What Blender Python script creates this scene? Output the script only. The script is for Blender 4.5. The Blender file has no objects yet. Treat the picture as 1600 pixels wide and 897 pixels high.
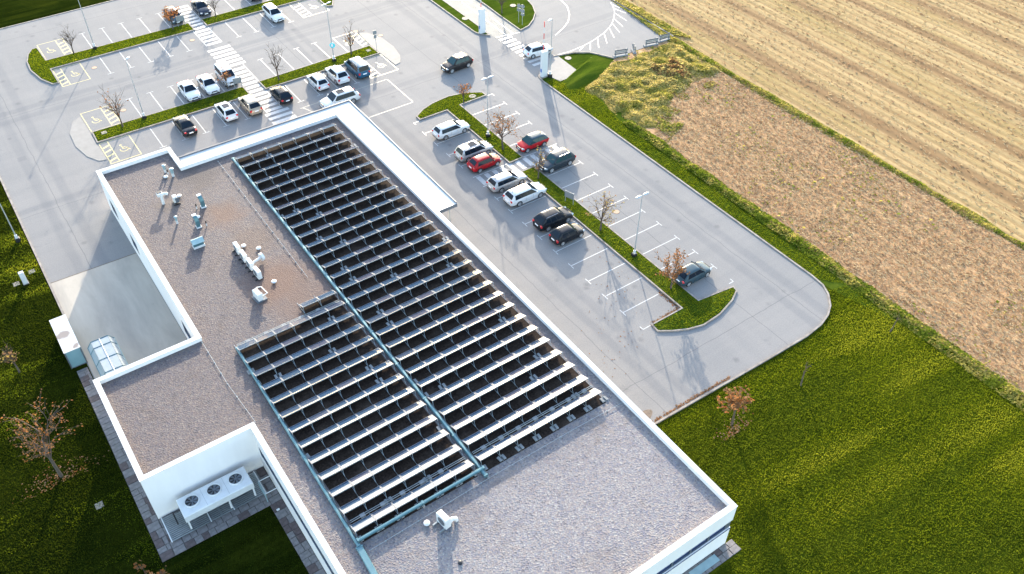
import bpy, bmesh, math, random
import numpy as np
from mathutils import Vector, Matrix
C = bpy.context.scene.collection
R = math.radians
# ------------------------------------------------------------------ camera, sky, sun, exposure
SC = bpy.context.scene
SUN_EL, SUN_AZ = 15.0, 60.0            # azimuth counted from +X towards +Y
EXPOSURE = 2.65
cd = bpy.data.cameras.new('camera'); cam = bpy.data.objects.new('camera', cd); C.objects.link(cam)
cd.sensor_width = 36.0; cd.lens = 1373.98 / 1600 * 36.0; cd.clip_end = 3000; cd.clip_start = 0.5
yaw, pit, rol = 0.952804, 0.760797, -0.010228
fw = Vector((math.cos(pit) * math.cos(yaw), math.cos(pit) * math.sin(yaw), -math.sin(pit)))
rt = Vector((math.sin(yaw), -math.cos(yaw), 0)); dn = fw.cross(rt)
r2 = rt * math.cos(rol) + dn * math.sin(rol); d2 = dn * math.cos(rol) - rt * math.sin(rol)
cam.matrix_world = Matrix(((r2.x, -d2.x, -fw.x, 0), (r2.y, -d2.y, -fw.y, 0), (r2.z, -d2.z, -fw.z, 55.0), (0, 0, 0, 1)))
SC.camera = cam
W = bpy.data.worlds.new('World'); SC.world = W; W.use_nodes = True
nt = W.node_tree; sky = nt.nodes.new('ShaderNodeTexSky'); sky.sky_type = 'NISHITA'; sky.sun_disc = False
sky.sun_elevation = R(SUN_EL); sky.sun_rotation = R(90 - SUN_AZ); sky.air_density = 1.0; sky.dust_density = 1.1; sky.ozone_density = 0.8
nt.links.new(sky.outputs[0], nt.nodes['Background'].inputs[0]); nt.nodes['Background'].inputs[1].default_value = 0.15
sd = bpy.data.lights.new('sun', 'SUN'); sd.energy = 2.0; sd.angle = R(0.6); sd.color = (1.0, 0.88, 0.7)
sun = bpy.data.objects.new('sun', sd); C.objects.link(sun)
sdir = Vector((math.cos(R(SUN_EL)) * math.cos(R(SUN_AZ)), math.cos(R(SUN_EL)) * math.sin(R(SUN_AZ)), math.sin(R(SUN_EL))))
sun.rotation_euler = (-sdir).to_track_quat('-Z', 'Y').to_euler(); sun.location = (40, 60, 60)
SC.view_settings.view_transform = 'Standard'; SC.view_settings.look = 'None'
SC.view_settings.exposure = EXPOSURE; SC.view_settings.gamma = 1.0
SC.cycles.max_bounces = 6

# ------------------------------------------------------------------ materials
M = {}
def base_mat(name, col, rough=0.6, metal=0.0, coat=0.0, spec=0.5, trans=0.0):
    m = bpy.data.materials.new(name); m.use_nodes = True
    b = m.node_tree.nodes['Principled BSDF']
    b.inputs['Base Color'].default_value = (*col, 1); b.inputs['Roughness'].default_value = rough
    b.inputs['Metallic'].default_value = metal; b.inputs['Coat Weight'].default_value = coat
    b.inputs['Coat Roughness'].default_value = 0.06
    b.inputs['Specular IOR Level'].default_value = spec
    M[name] = m
    return m
def nd(m, t, **kw):
    n = m.node_tree.nodes.new(t)
    for k, v in kw.items(): setattr(n, k, v)
    return n
def lk(m, a, b): m.node_tree.links.new(a, b)
def coords(m, scale=(1, 1, 1), rot=(0, 0, 0)):
    tc = nd(m, 'ShaderNodeTexCoord'); mp = nd(m, 'ShaderNodeMapping')
    mp.inputs['Scale'].default_value = scale; mp.inputs['Rotation'].default_value = rot
    lk(m, tc.outputs['Object'], mp.inputs['Vector']); return mp.outputs[0]
def noise(m, vec, scale, detail=4, rough=0.55, dist=0.0):
    n = nd(m, 'ShaderNodeTexNoise'); n.inputs['Scale'].default_value = scale; n.inputs['Detail'].default_value = detail
    n.inputs['Roughness'].default_value = rough; n.inputs['Distortion'].default_value = dist
    lk(m, vec, n.inputs['Vector']); return n.outputs['Fac']
def ramp(m, fac, stops):
    r = nd(m, 'ShaderNodeValToRGB'); e = r.color_ramp.elements
    while len(e) < len(stops): e.new(0.5)
    for k, (p, c) in enumerate(stops):
        e[k].position = p; e[k].color = (*c, 1) if len(c) == 3 else c
    lk(m, fac, r.inputs[0]); return r.outputs[0]
def mixc(m, fac, a, b, mode='MIX'):
    x = nd(m, 'ShaderNodeMix', data_type='RGBA', blend_type=mode)
    for i, v in ((6, a), (7, b)):
        if isinstance(v, tuple): x.inputs[i].default_value = (*v, 1)
        else: lk(m, v, x.inputs[i])
    if isinstance(fac, (int, float)): x.inputs[0].default_value = fac
    else: lk(m, fac, x.inputs[0])
    return x.outputs[2]
def bump(m, fac, strength=0.5, dist=0.02):
    b = nd(m, 'ShaderNodeBump'); b.inputs['Strength'].default_value = strength; b.inputs['Distance'].default_value = dist
    lk(m, fac, b.inputs['Height']); lk(m, b.outputs[0], m.node_tree.nodes['Principled BSDF'].inputs['Normal'])
def setc(m, out): lk(m, out, m.node_tree.nodes['Principled BSDF'].inputs['Base Color'])
def noisy(name, c1, c2, scale=2.0, rough=0.7, bs=0.15, bd=0.01, detail=4, **kw):
    m = base_mat(name, c1, rough, **kw); v = coords(m)
    f = noise(m, v, scale, detail); setc(m, ramp(m, f, [(0.3, c1), (0.7, c2)]))
    if bs: bump(m, noise(m, v, scale * 6, 3), bs, bd)
    return m

# asphalt: pale weathered, with seams between laying strips, patches and tyre polish
m = base_mat('asphalt', (0.2, 0.2, 0.2), 0.8, spec=0.085); v = coords(m)
def near(m, sock, at, w, amt):
    d = nd(m, 'ShaderNodeMath', operation='SUBTRACT'); lk(m, sock, d.inputs[0]); d.inputs[1].default_value = at
    a_ = nd(m, 'ShaderNodeMath', operation='ABSOLUTE'); lk(m, d.outputs[0], a_.inputs[0])
    r_ = nd(m, 'ShaderNodeMapRange'); r_.inputs[1].default_value = w * .5; r_.inputs[2].default_value = w; r_.inputs[3].default_value = amt; r_.inputs[4].default_value = 0; lk(m, a_.outputs[0], r_.inputs[0]); return r_.outputs[0]
a = ramp(m, noise(m, v, 0.09, 5, 0.6), [(0.32, (0.171, 0.165, 0.160)), (0.68, (0.234, 0.218, 0.200))])
a = mixc(m, 0.5, a, ramp(m, noise(m, coords(m, (0.5, 0.045, 1)), 1.0, 5, 0.65, 0.5), [(0.35, (0.142, 0.143, 0.144)), (0.52, (0.203, 0.193, 0.181)), (0.66, (0.268, 0.249, 0.226))]))
a = mixc(m, 0.35, a, ramp(m, noise(m, coords(m, (0.05, 0.5, 1)), 1.0, 5, 0.65, 0.5), [(0.36, (0.142, 0.143, 0.142)), (0.64, (0.257, 0.238, 0.216))]))
a = mixc(m, 0.5, a, ramp(m, noise(m, v, 9, 4, 0.75), [(0.25, (0.125, 0.121, 0.118)), (0.75, (0.291, 0.272, 0.249))]))
wob = nd(m, 'ShaderNodeSeparateXYZ'); va = nd(m, 'ShaderNodeVectorMath', operation='MULTIPLY_ADD'); nc = nd(m, 'ShaderNodeTexNoise'); nc.inputs['Scale'].default_value = 0.5
lk(m, v, nc.inputs['Vector']); lk(m, nc.outputs['Color'], va.inputs[0]); va.inputs[1].default_value = (.35, .35, 0); lk(m, v, va.inputs[2]); lk(m, va.outputs[0], wob.inputs[0])
for ax, at in ((0, 35.4), (0, 53.6), (0, 48.9), (0, 3.1), (1, 102.2), (1, 82.4), (1, 121.2), (1, 32.2)):
    a = mixc(m, near(m, wob.outputs[ax], at, .05, .45), a, (0.085, 0.085, 0.088))
for ax, at, w in ((0, 36.6, .35), (0, 38.2, .35), (0, 52.7, .4), (0, 54.6, .4), (1, 101.2, .4), (1, 103.2, .4), (1, 83.4, .4), (0, 2.2, .4), (0, 4.3, .4)):
    a = mixc(m, near(m, wob.outputs[ax], at, w * 1.6, .3), a, (0.115, 0.118, 0.125))
st = ramp(m, noise(m, v, 0.55, 6, 0.72, 0.8), [(0.6, (0, 0, 0)), (0.78, (0.5, 0.5, 0.5))])
a = mixc(m, st, a, (0.105, 0.105, 0.108))
pt = nd(m, 'ShaderNodeTexVoronoi', distance='CHEBYCHEV'); pt.inputs['Scale'].default_value = 0.16; pt.inputs['Randomness'].default_value = .9; lk(m, v, pt.inputs['Vector'])
a = mixc(m, ramp(m, pt.outputs['Distance'], [(0.06, (0.3, 0.3, 0.3)), (0.075, (0, 0, 0))]), a, (0.12, 0.12, 0.122))
oil = nd(m, 'ShaderNodeTexVoronoi'); oil.inputs['Scale'].default_value = 0.42; lk(m, va.outputs[0], oil.inputs['Vector'])
a = mixc(m, ramp(m, oil.outputs['Distance'], [(0.05, (0.45, 0.45, 0.45)), (0.16, (0, 0, 0))]), a, (0.1, 0.098, 0.098))
a = mixc(m, 1.0, a, (.92, .935, .965), 'MULTIPLY'); setc(m, a); bump(m, noise(m, v, 60, 3, 0.7), 0.35, 0.006)
m = noisy('road_asphalt', (0.193, 0.184, 0.167), (0.245, 0.234, 0.211), 0.6, 0.8, 0.2, 0.006, 6, spec=0.2)
m = base_mat('yard_concrete', (0.322, 0.293, 0.244), 0.7); v = coords(m)
a = ramp(m, noise(m, coords(m, (0.5, 0.12, 1)), 1.0, 5, 0.65, 0.4), [(0.3, (0.226, 0.202, 0.171)), (0.55, (0.302, 0.267, 0.221)), (0.75, (0.355, 0.312, 0.258))])
a = mixc(m, ramp(m, noise(m, v, 1.3, 6, 0.75), [(0.6, (0, 0, 0)), (0.8, (0.5, 0.5, 0.5))]), a, (0.173, 0.141, 0.113)); setc(m, a)
bump(m, noise(m, v, 30, 3), 0.2, 0.006)
noisy('kerb_concrete', (0.13, 0.11, 0.095), (0.27, 0.235, 0.2), 1.5, 0.8, 0.25, 0.01)
noisy('pale_concrete', (0.165, 0.158, 0.148), (0.2, 0.19, 0.18), 1.2, 0.8, 0.2, 0.006)
m = base_mat('marking_white', (0.75, 0.75, 0.74), 0.5); v = coords(m)
setc(m, ramp(m, noise(m, v, 5, 5, 0.75), [(0.3, (0.26, 0.26, 0.255)), (0.52, (0.36, 0.36, 0.355))]))
m = base_mat('marking_yellow', (0.75, 0.6, 0.2), 0.5); v = coords(m)
setc(m, ramp(m, noise(m, v, 5, 5, 0.75), [(0.3, (0.27, 0.23, 0.12)), (0.52, (0.46, 0.37, 0.15))]))
m = base_mat('marking_faint', (0.45, 0.42, 0.33), 0.6); v = coords(m)
setc(m, ramp(m, noise(m, v, 4, 5, 0.75), [(0.4, (0.19, 0.185, 0.17)), (0.6, (0.3, 0.275, 0.21))]))

def grass_mat(name, dk, md, yl, streak=0.0):
    m = base_mat(name, md, 1.0, spec=0.0); v = coords(m)
    a = ramp(m, noise(m, v, 0.16, 5, 0.62, 0.3), [(0.34, dk), (0.5, md), (0.66, yl)])
    a = mixc(m, 0.5, a, ramp(m, noise(m, coords(m, (0.1, 1.3, 1), (0, 0, 0.12)), 1.0, 5, 0.65, 0.3), [(0.36, dk), (0.52, md), (0.66, yl)]))
    a = mixc(m, 0.3, a, ramp(m, noise(m, v, 9, 3, 0.75), [(0.3, tuple(c * 0.55 for c in dk)), (0.55, md), (0.75, yl)]))
    setc(m, a); bump(m, noise(m, v, 14, 4, 0.75), 0.6, 0.04)
    return m
grass_mat('lawn_grass', (0.018, 0.026, 0.002), (0.042, 0.056, 0.004), (0.1, 0.1, 0.006)); grass_mat('dark_shade_grass', (0.004, 0.007, 0.001), (0.01, 0.016, 0.002), (0.035, 0.04, 0.004))  # second grass is darkened to paint in the building's shade on the left
grass_mat('verge_grass', (0.02, 0.036, 0.004), (0.045, 0.07, 0.007), (0.09, 0.105, 0.012))
m = base_mat('stubble_soil', (0.184, 0.118, 0.074), 0.95, spec=0.1); v = coords(m)
a = ramp(m, noise(m, coords(m, (1, 0.28, 1), (0, 0, 0.12)), 3.2, 6, 0.8), [(0.3, (0.120, 0.063, 0.037)), (0.45, (0.258, 0.155, 0.089)), (0.6, (0.386, 0.252, 0.148)), (0.75, (0.534, 0.386, 0.229))])
a = mixc(m, 0.35, a, ramp(m, noise(m, coords(m, (1.4, 0.04, 1)), 1.0, 4, 0.6), [(0.35, (0.156, 0.084, 0.048)), (0.6, (0.423, 0.286, 0.163))]))
a = mixc(m, ramp(m, noise(m, v, 0.35, 5, 0.7), [(0.62, (0, 0, 0)), (0.78, (0.4, 0.4, 0.4))]), a, (0.120, 0.109, 0.026)); wv = nd(m, 'ShaderNodeTexWave', wave_type='BANDS', bands_direction='X'); wv.inputs['Scale'].default_value = 0.2; wv.inputs['Distortion'].default_value = 2.5; wv.inputs['Detail'].default_value = 3; wv.inputs['Detail Scale'].default_value = .8
lk(m, coords(m, (1, .05, 1)), wv.inputs['Vector'])
a = mixc(m, ramp(m, wv.outputs['Fac'], [(0.0, (.28, .28, .28)), (0.4, (0, 0, 0))]), a, (0.13, 0.065, 0.035)); a = mixc(m, 1.0, a, (1.2, 1.14, 1.0), 'MULTIPLY'); setc(m, a)
bump(m, noise(m, coords(m, (1, 0.4, 1)), 4, 5, 0.8), 0.6, 0.1)
m = base_mat('straw_field', (0.310, 0.228, 0.100), 0.95, spec=0.1); v = coords(m)
b1 = noise(m, coords(m, (0.42, 0.01, 1), (0, 0, 0.02)), 1.0, 6, 0.72)
a = ramp(m, b1, [(0.34, (0.124, 0.071, 0.025)), (0.44, (0.223, 0.148, 0.060)), (0.54, (0.298, 0.211, 0.090)), (0.68, (0.372, 0.279, 0.140))])
b2 = noise(m, coords(m, (2.2, 0.016, 1)), 1.0, 4, 0.7)
a = mixc(m, 0.5, a, ramp(m, b2, [(0.36, (0.087, 0.048, 0.020)), (0.47, (0.260, 0.182, 0.075)), (0.66, (0.372, 0.279, 0.140))]))
a = mixc(m, 0.35, a, ramp(m, noise(m, coords(m, (1, 0.4, 1)), 5, 5, 0.8), [(0.3, (0.105, 0.057, 0.025)), (0.5, (0.273, 0.194, 0.085)), (0.72, (0.409, 0.308, 0.165))]))
b3 = noise(m, coords(m, (0.13, 0.02, 1)), 1.0, 5, 0.65)
a = mixc(m, ramp(m, b3, [(0.5, (0, 0, 0)), (0.66, (0.5, 0.5, 0.5))]), a, (0.174, 0.125, 0.035)); setc(m, a)
wv = nd(m, 'ShaderNodeTexWave', wave_type='BANDS', bands_direction='X'); wv.inputs['Scale'].default_value = 0.24; wv.inputs['Distortion'].default_value = 5; wv.inputs['Detail'].default_value = 3; wv.inputs['Detail Scale'].default_value = .6
lk(m, coords(m, (1, .05, 1)), wv.inputs['Vector'])
a = mixc(m, ramp(m, wv.outputs['Fac'], [(0.0, (.5, .5, .5)), (0.35, (0, 0, 0))]), a, (0.165, 0.1, 0.042)); w1 = wv.outputs['Fac']
wv = nd(m, 'ShaderNodeTexWave', wave_type='BANDS', bands_direction='X'); wv.inputs['Scale'].default_value = 0.045; wv.inputs['Distortion'].default_value = 6.0; wv.inputs['Detail'].default_value = 4; wv.inputs['Detail Scale'].default_value = .5
lk(m, coords(m, (1, .03, 1)), wv.inputs['Vector'])
a = mixc(m, ramp(m, wv.outputs['Fac'], [(0.0, (.9, .9, .9)), (0.3, (0, 0, 0))]), a, (0.15, 0.09, 0.04)); a = mixc(m, 1.0, a, (1.18, 1.15, 1.2), 'MULTIPLY'); setc(m, a)
bump(m, w1, 0.4, 0.1)
# gravel roof: voronoi pebbles, each with a tint of its own
m = base_mat('roof_gravel', (0.208, 0.190, 0.175), 0.85); v = coords(m)
vo = nd(m, 'ShaderNodeTexVoronoi'); vo.inputs['Scale'].default_value = 9.5; lk(m, v, vo.inputs['Vector'])
sp = nd(m, 'ShaderNodeSeparateColor'); lk(m, vo.outputs['Color'], sp.inputs[0])
a = ramp(m, sp.outputs[0], [(0.0, (0.045, 0.04, 0.065)), (0.2, (0.17, 0.175, 0.25)), (0.42, (0.27, 0.205, 0.19)), (0.62, (0.22, 0.245, 0.275)), (0.82, (0.34, 0.26, 0.22)), (1.0, (0.46, 0.44, 0.41))])
a = mixc(m, ramp(m, vo.outputs['Distance'], [(0.045, (0, 0, 0)), (0.11, (0.55, 0.55, 0.55))]), a, (0.062, 0.054, 0.053))
a = mixc(m, ramp(m, noise(m, v, 0.35, 5, 0.7, 0.4), [(0.56, (0, 0, 0)), (0.72, (0.6, 0.6, 0.6))]), a, (0.090, 0.061, 0.047))
a = mixc(m, 0.25, a, ramp(m, noise(m, v, 1.8, 4, 0.7), [(0.3, (0.139, 0.129, 0.138)), (0.7, (0.319, 0.292, 0.263))])); setc(m, a)
bump(m, vo.outputs['Distance'], 0.6, 0.05)
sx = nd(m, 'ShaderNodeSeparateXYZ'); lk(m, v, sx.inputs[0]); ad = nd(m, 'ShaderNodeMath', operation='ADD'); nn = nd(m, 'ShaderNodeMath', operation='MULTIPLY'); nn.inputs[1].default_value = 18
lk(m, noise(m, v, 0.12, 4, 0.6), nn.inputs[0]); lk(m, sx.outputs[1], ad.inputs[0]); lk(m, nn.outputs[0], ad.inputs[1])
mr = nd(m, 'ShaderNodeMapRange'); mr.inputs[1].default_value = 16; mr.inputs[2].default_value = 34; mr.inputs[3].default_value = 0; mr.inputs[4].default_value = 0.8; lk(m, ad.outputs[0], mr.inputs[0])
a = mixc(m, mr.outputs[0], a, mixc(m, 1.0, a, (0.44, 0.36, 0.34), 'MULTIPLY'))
wv_ = nd(m, 'ShaderNodeVectorMath', operation='MULTIPLY_ADD'); nc_ = nd(m, 'ShaderNodeTexNoise'); nc_.inputs['Scale'].default_value = .7; nc_.inputs['Detail'].default_value = 5; lk(m, v, nc_.inputs['Vector']); lk(m, nc_.outputs['Color'], wv_.inputs[0]); wv_.inputs[1].default_value = (3, 3, 0); lk(m, v, wv_.inputs[2])
for cx_, cy_, rad_, am_, cl_ in ((16.2, 74.5, 2.0, .75, (.06, .045, .04)), (16.2, 67.5, 1.7, .6, (.12, .06, .035)), (17.0, 63.0, 2.0, .5, (.1, .06, .04)), (16.6, 56.5, 2.6, .75, (.11, .055, .035)), (17.5, 52.5, 2.4, .6, (.1, .055, .04)), (12.6, 71.8, 1.2, .45, (.08, .06, .05))):
    ds = nd(m, 'ShaderNodeVectorMath', operation='DISTANCE'); lk(m, wv_.outputs[0], ds.inputs[0]); ds.inputs[1].default_value = (cx_, cy_, 1.5)
    cz = nd(m, 'ShaderNodeMapRange'); cz.inputs[1].default_value = rad_ * .5; cz.inputs[2].default_value = rad_ * 1.5; cz.inputs[3].default_value = am_; cz.inputs[4].default_value = 0
    xy = nd(m, 'ShaderNodeVectorMath', operation='MULTIPLY'); lk(m, wv_.outputs[0], xy.inputs[0]); xy.inputs[1].default_value = (1, 1, 0); lk(m, xy.outputs[0], ds.inputs[0]); ds.inputs[1].default_value = (cx_ - 7.1, cy_ - 17.5, 0)
    lk(m, ds.outputs['Value'], cz.inputs[0]); a = mixc(m, cz.outputs[0], a, cl_)
setc(m, a)
m = base_mat('shade_brown_gravel', (0.05, 0.035, 0.03), 0.95, spec=0.1); v = coords(m)  # brown gravel, darkened further to paint in the shade between collector rows
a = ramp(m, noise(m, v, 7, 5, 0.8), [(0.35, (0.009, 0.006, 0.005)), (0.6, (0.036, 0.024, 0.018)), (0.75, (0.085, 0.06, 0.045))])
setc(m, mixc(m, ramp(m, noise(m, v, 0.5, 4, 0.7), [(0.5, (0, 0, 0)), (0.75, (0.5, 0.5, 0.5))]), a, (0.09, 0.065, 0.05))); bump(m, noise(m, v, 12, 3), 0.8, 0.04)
m = base_mat('wall_white', (0.8, 0.8, 0.79), 0.6); v = coords(m)
setc(m, ramp(m, noise(m, coords(m, (1, 1, 0.25)), 0.8, 5, 0.65), [(0.3, (0.66, 0.625, 0.6)), (0.7, (0.72, 0.685, 0.655))]))
noisy('coping_white', (0.44, 0.43, 0.415), (0.52, 0.51, 0.495), 0.7, 0.45, 0.0)
noisy('canopy_white', (0.47, 0.46, 0.44), (0.53, 0.52, 0.5), 0.5, 0.5, 0.0)
noisy('fascia_grey', (0.07, 0.08, 0.095), (0.1, 0.11, 0.125), 1.0, 0.45, 0.0)
noisy('galvanised', (0.2, 0.22, 0.225), (0.27, 0.29, 0.295), 3, 0.45, 0.0, metal=0.5)
noisy('blue_metal', (0.07, 0.15, 0.175), (0.1, 0.19, 0.21), 2, 0.4, 0.0, metal=0.4)  # on the ducts, sky reflection painted as a blue tint over galvanised sheet
noisy('pale_blue_metal', (0.2, 0.29, 0.31), (0.26, 0.35, 0.36), 2, 0.4, 0.0, metal=0.2)
noisy('equipment_white', (0.5, 0.5, 0.49), (0.57, 0.57, 0.56), 2, 0.45, 0.0)
noisy('pipe_white', (0.46, 0.45, 0.44), (0.54, 0.53, 0.51), 2, 0.5, 0.0)
base_mat('black_plastic', (0.012, 0.012, 0.014), 0.5)
base_mat('dark_rubber', (0.02, 0.02, 0.022), 0.75)
noisy('lid_concrete', (0.24, 0.2, 0.15), (0.31, 0.265, 0.21), 3, 0.85, 0.2, 0.006)
noisy('rusty_iron', (0.3, 0.19, 0.12), (0.38, 0.26, 0.18), 6, 0.8, 0.2, 0.006)
base_mat('glass_dark', (0.012, 0.022, 0.035), 0.06, spec=0.6)
base_mat('window_blue', (0.01, 0.025, 0.09), 0.08, spec=0.6)
# collector glass: fine tubes run down the slope
m = base_mat('collector_glass', (0.05, 0.08, 0.13), 0.09, spec=0.55); v = coords(m)
wv = nd(m, 'ShaderNodeTexWave', wave_type='BANDS', bands_direction='X'); wv.inputs['Scale'].default_value = 4.2; lk(m, v, wv.inputs['Vector'])
oi = nd(m, 'ShaderNodeObjectInfo'); tint = ramp(m, oi.outputs['Random'], [(0.0, (0.018, 0.042, 0.085)), (0.6, (0.028, 0.05, 0.085)), (1.0, (0.055, 0.055, 0.08))])
setc(m, mixc(m, ramp(m, wv.outputs['Fac'], [(0.2, (0, 0, 0)), (0.8, (.35, .35, .35))]), tint, (0.06, 0.085, 0.11)))
noisy('aluminium', (0.23, 0.26, 0.275), (0.29, 0.315, 0.325), 4, 0.5, 0.0)
noisy('panel_frame', (0.11, 0.125, 0.14), (0.15, 0.165, 0.18), 4, 0.5, 0.0)
noisy('rail_metal', (0.27, 0.26, 0.275), (0.34, 0.33, 0.34), 4, 0.4, 0.0, metal=0.2)
noisy('ballast_concrete', (0.16, 0.165, 0.165), (0.23, 0.23, 0.23), 5, 0.85, 0.2, 0.01)
m = base_mat('container_white', (0.4, 0.4, 0.39), 0.5); v = coords(m)
a = ramp(m, noise(m, coords(m, (1, .4, 1)), 1.2, 5, 0.6), [(0.35, (0.36, 0.355, 0.345)), (0.65, (0.43, 0.425, 0.415))])
wv = nd(m, 'ShaderNodeVectorMath', operation='MULTIPLY_ADD'); nc = nd(m, 'ShaderNodeTexNoise'); nc.inputs['Scale'].default_value = 2.2; nc.inputs['Detail'].default_value = 6; lk(m, v, nc.inputs['Vector']); lk(m, nc.outputs['Color'], wv.inputs[0]); wv.inputs[1].default_value = (.7, .7, 0); lk(m, v, wv.inputs[2])
for c_, r_, am in (((.2, .25, 1.9), .52, .85), ((.75, -1.55, 1.9), .3, .85), ((.1, 1.2, 1.9), .25, .25)):
    ds = nd(m, 'ShaderNodeVectorMath', operation='DISTANCE'); lk(m, wv.outputs[0], ds.inputs[0]); ds.inputs[1].default_value = c_
    a = mixc(m, ramp(m, ds.outputs['Value'], [(r_ * .7, (am, am, am)), (r_ * 1.15, (0, 0, 0))]), a, (0.12, 0.085, 0.07))
setc(m, a)
noisy('container_blue', (0.13, 0.24, 0.27), (0.16, 0.27, 0.3), 1.5, 0.5, 0.0)
noisy('polycarbonate', (0.23, 0.26, 0.265), (0.28, 0.305, 0.31), 1.5, 0.3, 0.0)
noisy('bark', (0.05, 0.038, 0.028), (0.095, 0.075, 0.055), 12, 0.9, 0.3, 0.01)
noisy('twig', (0.05, 0.034, 0.024), (0.09, 0.06, 0.042), 8, 0.9, 0.0)
def leafm(name, c, c2, tr=0.5):
    m = noisy(name, c, c2, 1.7, 0.9, 0.0, spec=0.08); nt_ = m.node_tree; b = nt_.nodes['Principled BSDF']
    t = nd(m, 'ShaderNodeBsdfTranslucent'); x = nd(m, 'ShaderNodeMixShader'); x.inputs[0].default_value = tr
    lk(m, b.inputs['Base Color'].links[0].from_socket, t.inputs[0]); lk(m, b.outputs[0], x.inputs[1]); lk(m, t.outputs[0], x.inputs[2]); lk(m, x.outputs[0], nt_.nodes['Material Output'].inputs[0])
leafm('leaf_rust', (0.2, 0.075, 0.025), (0.34, 0.15, 0.05)); leafm('leaf_brown', (0.15, 0.085, 0.045), (0.26, 0.15, 0.075))
leafm('leaf_yellow', (0.3, 0.22, 0.05), (0.4, 0.3, 0.09))
leafm('weed_green', (0.11, 0.15, 0.012), (0.19, 0.22, 0.022)); leafm('weed_yellow', (0.29, 0.25, 0.05), (0.4, 0.34, 0.085))
leafm('weed_straw', (0.42, 0.33, 0.1), (0.54, 0.43, 0.16)); leafm('weed_red', (0.2, 0.11, 0.04), (0.28, 0.16, 0.07))
leafm('weed_dark', (0.035, 0.055, 0.008), (0.06, 0.08, 0.012))
leafm('straw_red', (0.31, 0.18, 0.085), (0.43, 0.28, 0.14), .3); leafm('straw_pale', (0.36, 0.27, 0.15), (0.48, 0.38, 0.23), .3); leafm('straw_brown', (0.18, 0.1, 0.06), (0.3, 0.19, 0.11), .3)
leafm('blade_green', (0.055, 0.08, 0.004), (0.13, 0.16, 0.01), .7); leafm('blade_shade', (0.018, 0.028, 0.002), (0.045, 0.06, 0.004), .6); leafm('blade_yellow', (0.17, 0.19, 0.012), (0.25, 0.26, 0.016), .7)  # the darkest blades carry the painted shade of the left and notch lawns
leafm('blade_fresh', (0.085, 0.115, 0.004), (0.15, 0.175, 0.008), .7)
# cars
for n, c, ro, me in [('paint_white', (0.56, 0.56, 0.555), 0.3, 0), ('paint_silver', (0.4, 0.39, 0.38), 0.3, 0.4), ('paint_black', (0.012, 0.013, 0.016), 0.25, 0),
                     ('paint_red', (0.4, 0.008, 0.012), 0.3, 0), ('paint_anthracite', (0.035, 0.045, 0.055), 0.28, 0.3), ('paint_bronze', (0.4, 0.33, 0.25), 0.3, 0.4),
                     ('paint_blue', (0.02, 0.085, 0.15), 0.3, 0.2), ('paint_greyblue', (0.035, 0.062, 0.078), 0.28, 0.1), ('paint_navy', (0.012, 0.02, 0.035), 0.25, 0.1),
                     ('paint_deepred', (0.3, 0.006, 0.01), 0.3, 0), ('paint_brownblack', (0.03, 0.026, 0.026), 0.28, 0.2)]:
    noisy(n, c, tuple(k * 0.92 for k in c), 0.8, ro, 0.0, metal=me, coat=0.5 if sum(c) > 1 else 0.1, spec=0.4 if sum(c) > 1 else 0.2)
base_mat('car_glass', (0.006, 0.012, 0.02), 0.08, spec=0.18); base_mat('car_glass_green', (0.014, 0.045, 0.05), 0.08, spec=0.25)
base_mat('tail_red', (0.5, 0.01, 0.012), 0.25, coat=0.5); base_mat('lamp_clear', (0.3, 0.33, 0.35), 0.15, coat=0.3)
base_mat('plate_white', (0.75, 0.76, 0.75), 0.4); base_mat('rim_silver', (0.5, 0.5, 0.51), 0.35, metal=0.6)
base_mat('chrome', (0.65, 0.65, 0.66), 0.2, metal=0.9)
base_mat('sign_grey', (0.2, 0.215, 0.22), 0.5, metal=0.2); base_mat('sign_blue', (0.02, 0.08, 0.3), 0.4); base_mat('sign_cyan', (0.02, 0.42, 0.48), 0.4)
base_mat('stripe_red', (0.6, 0.03, 0.03), 0.45); base_mat('lamp_white', (0.52, 0.53, 0.53), 0.4); base_mat('lamp_grey', (0.3, 0.33, 0.34), 0.4); base_mat('pole_grey', (0.32, 0.335, 0.34), 0.4, metal=0.3)
noisy('paver_grey', (0.1, 0.09, 0.088), (0.17, 0.155, 0.15), 2.2, 0.75, 0.3, 0.01)
noisy('paver_brown', (0.045, 0.03, 0.03), (0.09, 0.065, 0.06), 2.2, 0.7, 0.3, 0.01)
noisy('paver_joint', (0.05, 0.045, 0.04), (0.08, 0.07, 0.065), 5, 0.9, 0.0)
noisy('dirt', (0.1, 0.075, 0.055), (0.17, 0.13, 0.1), 4, 0.95, 0.3, 0.02)

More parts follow.
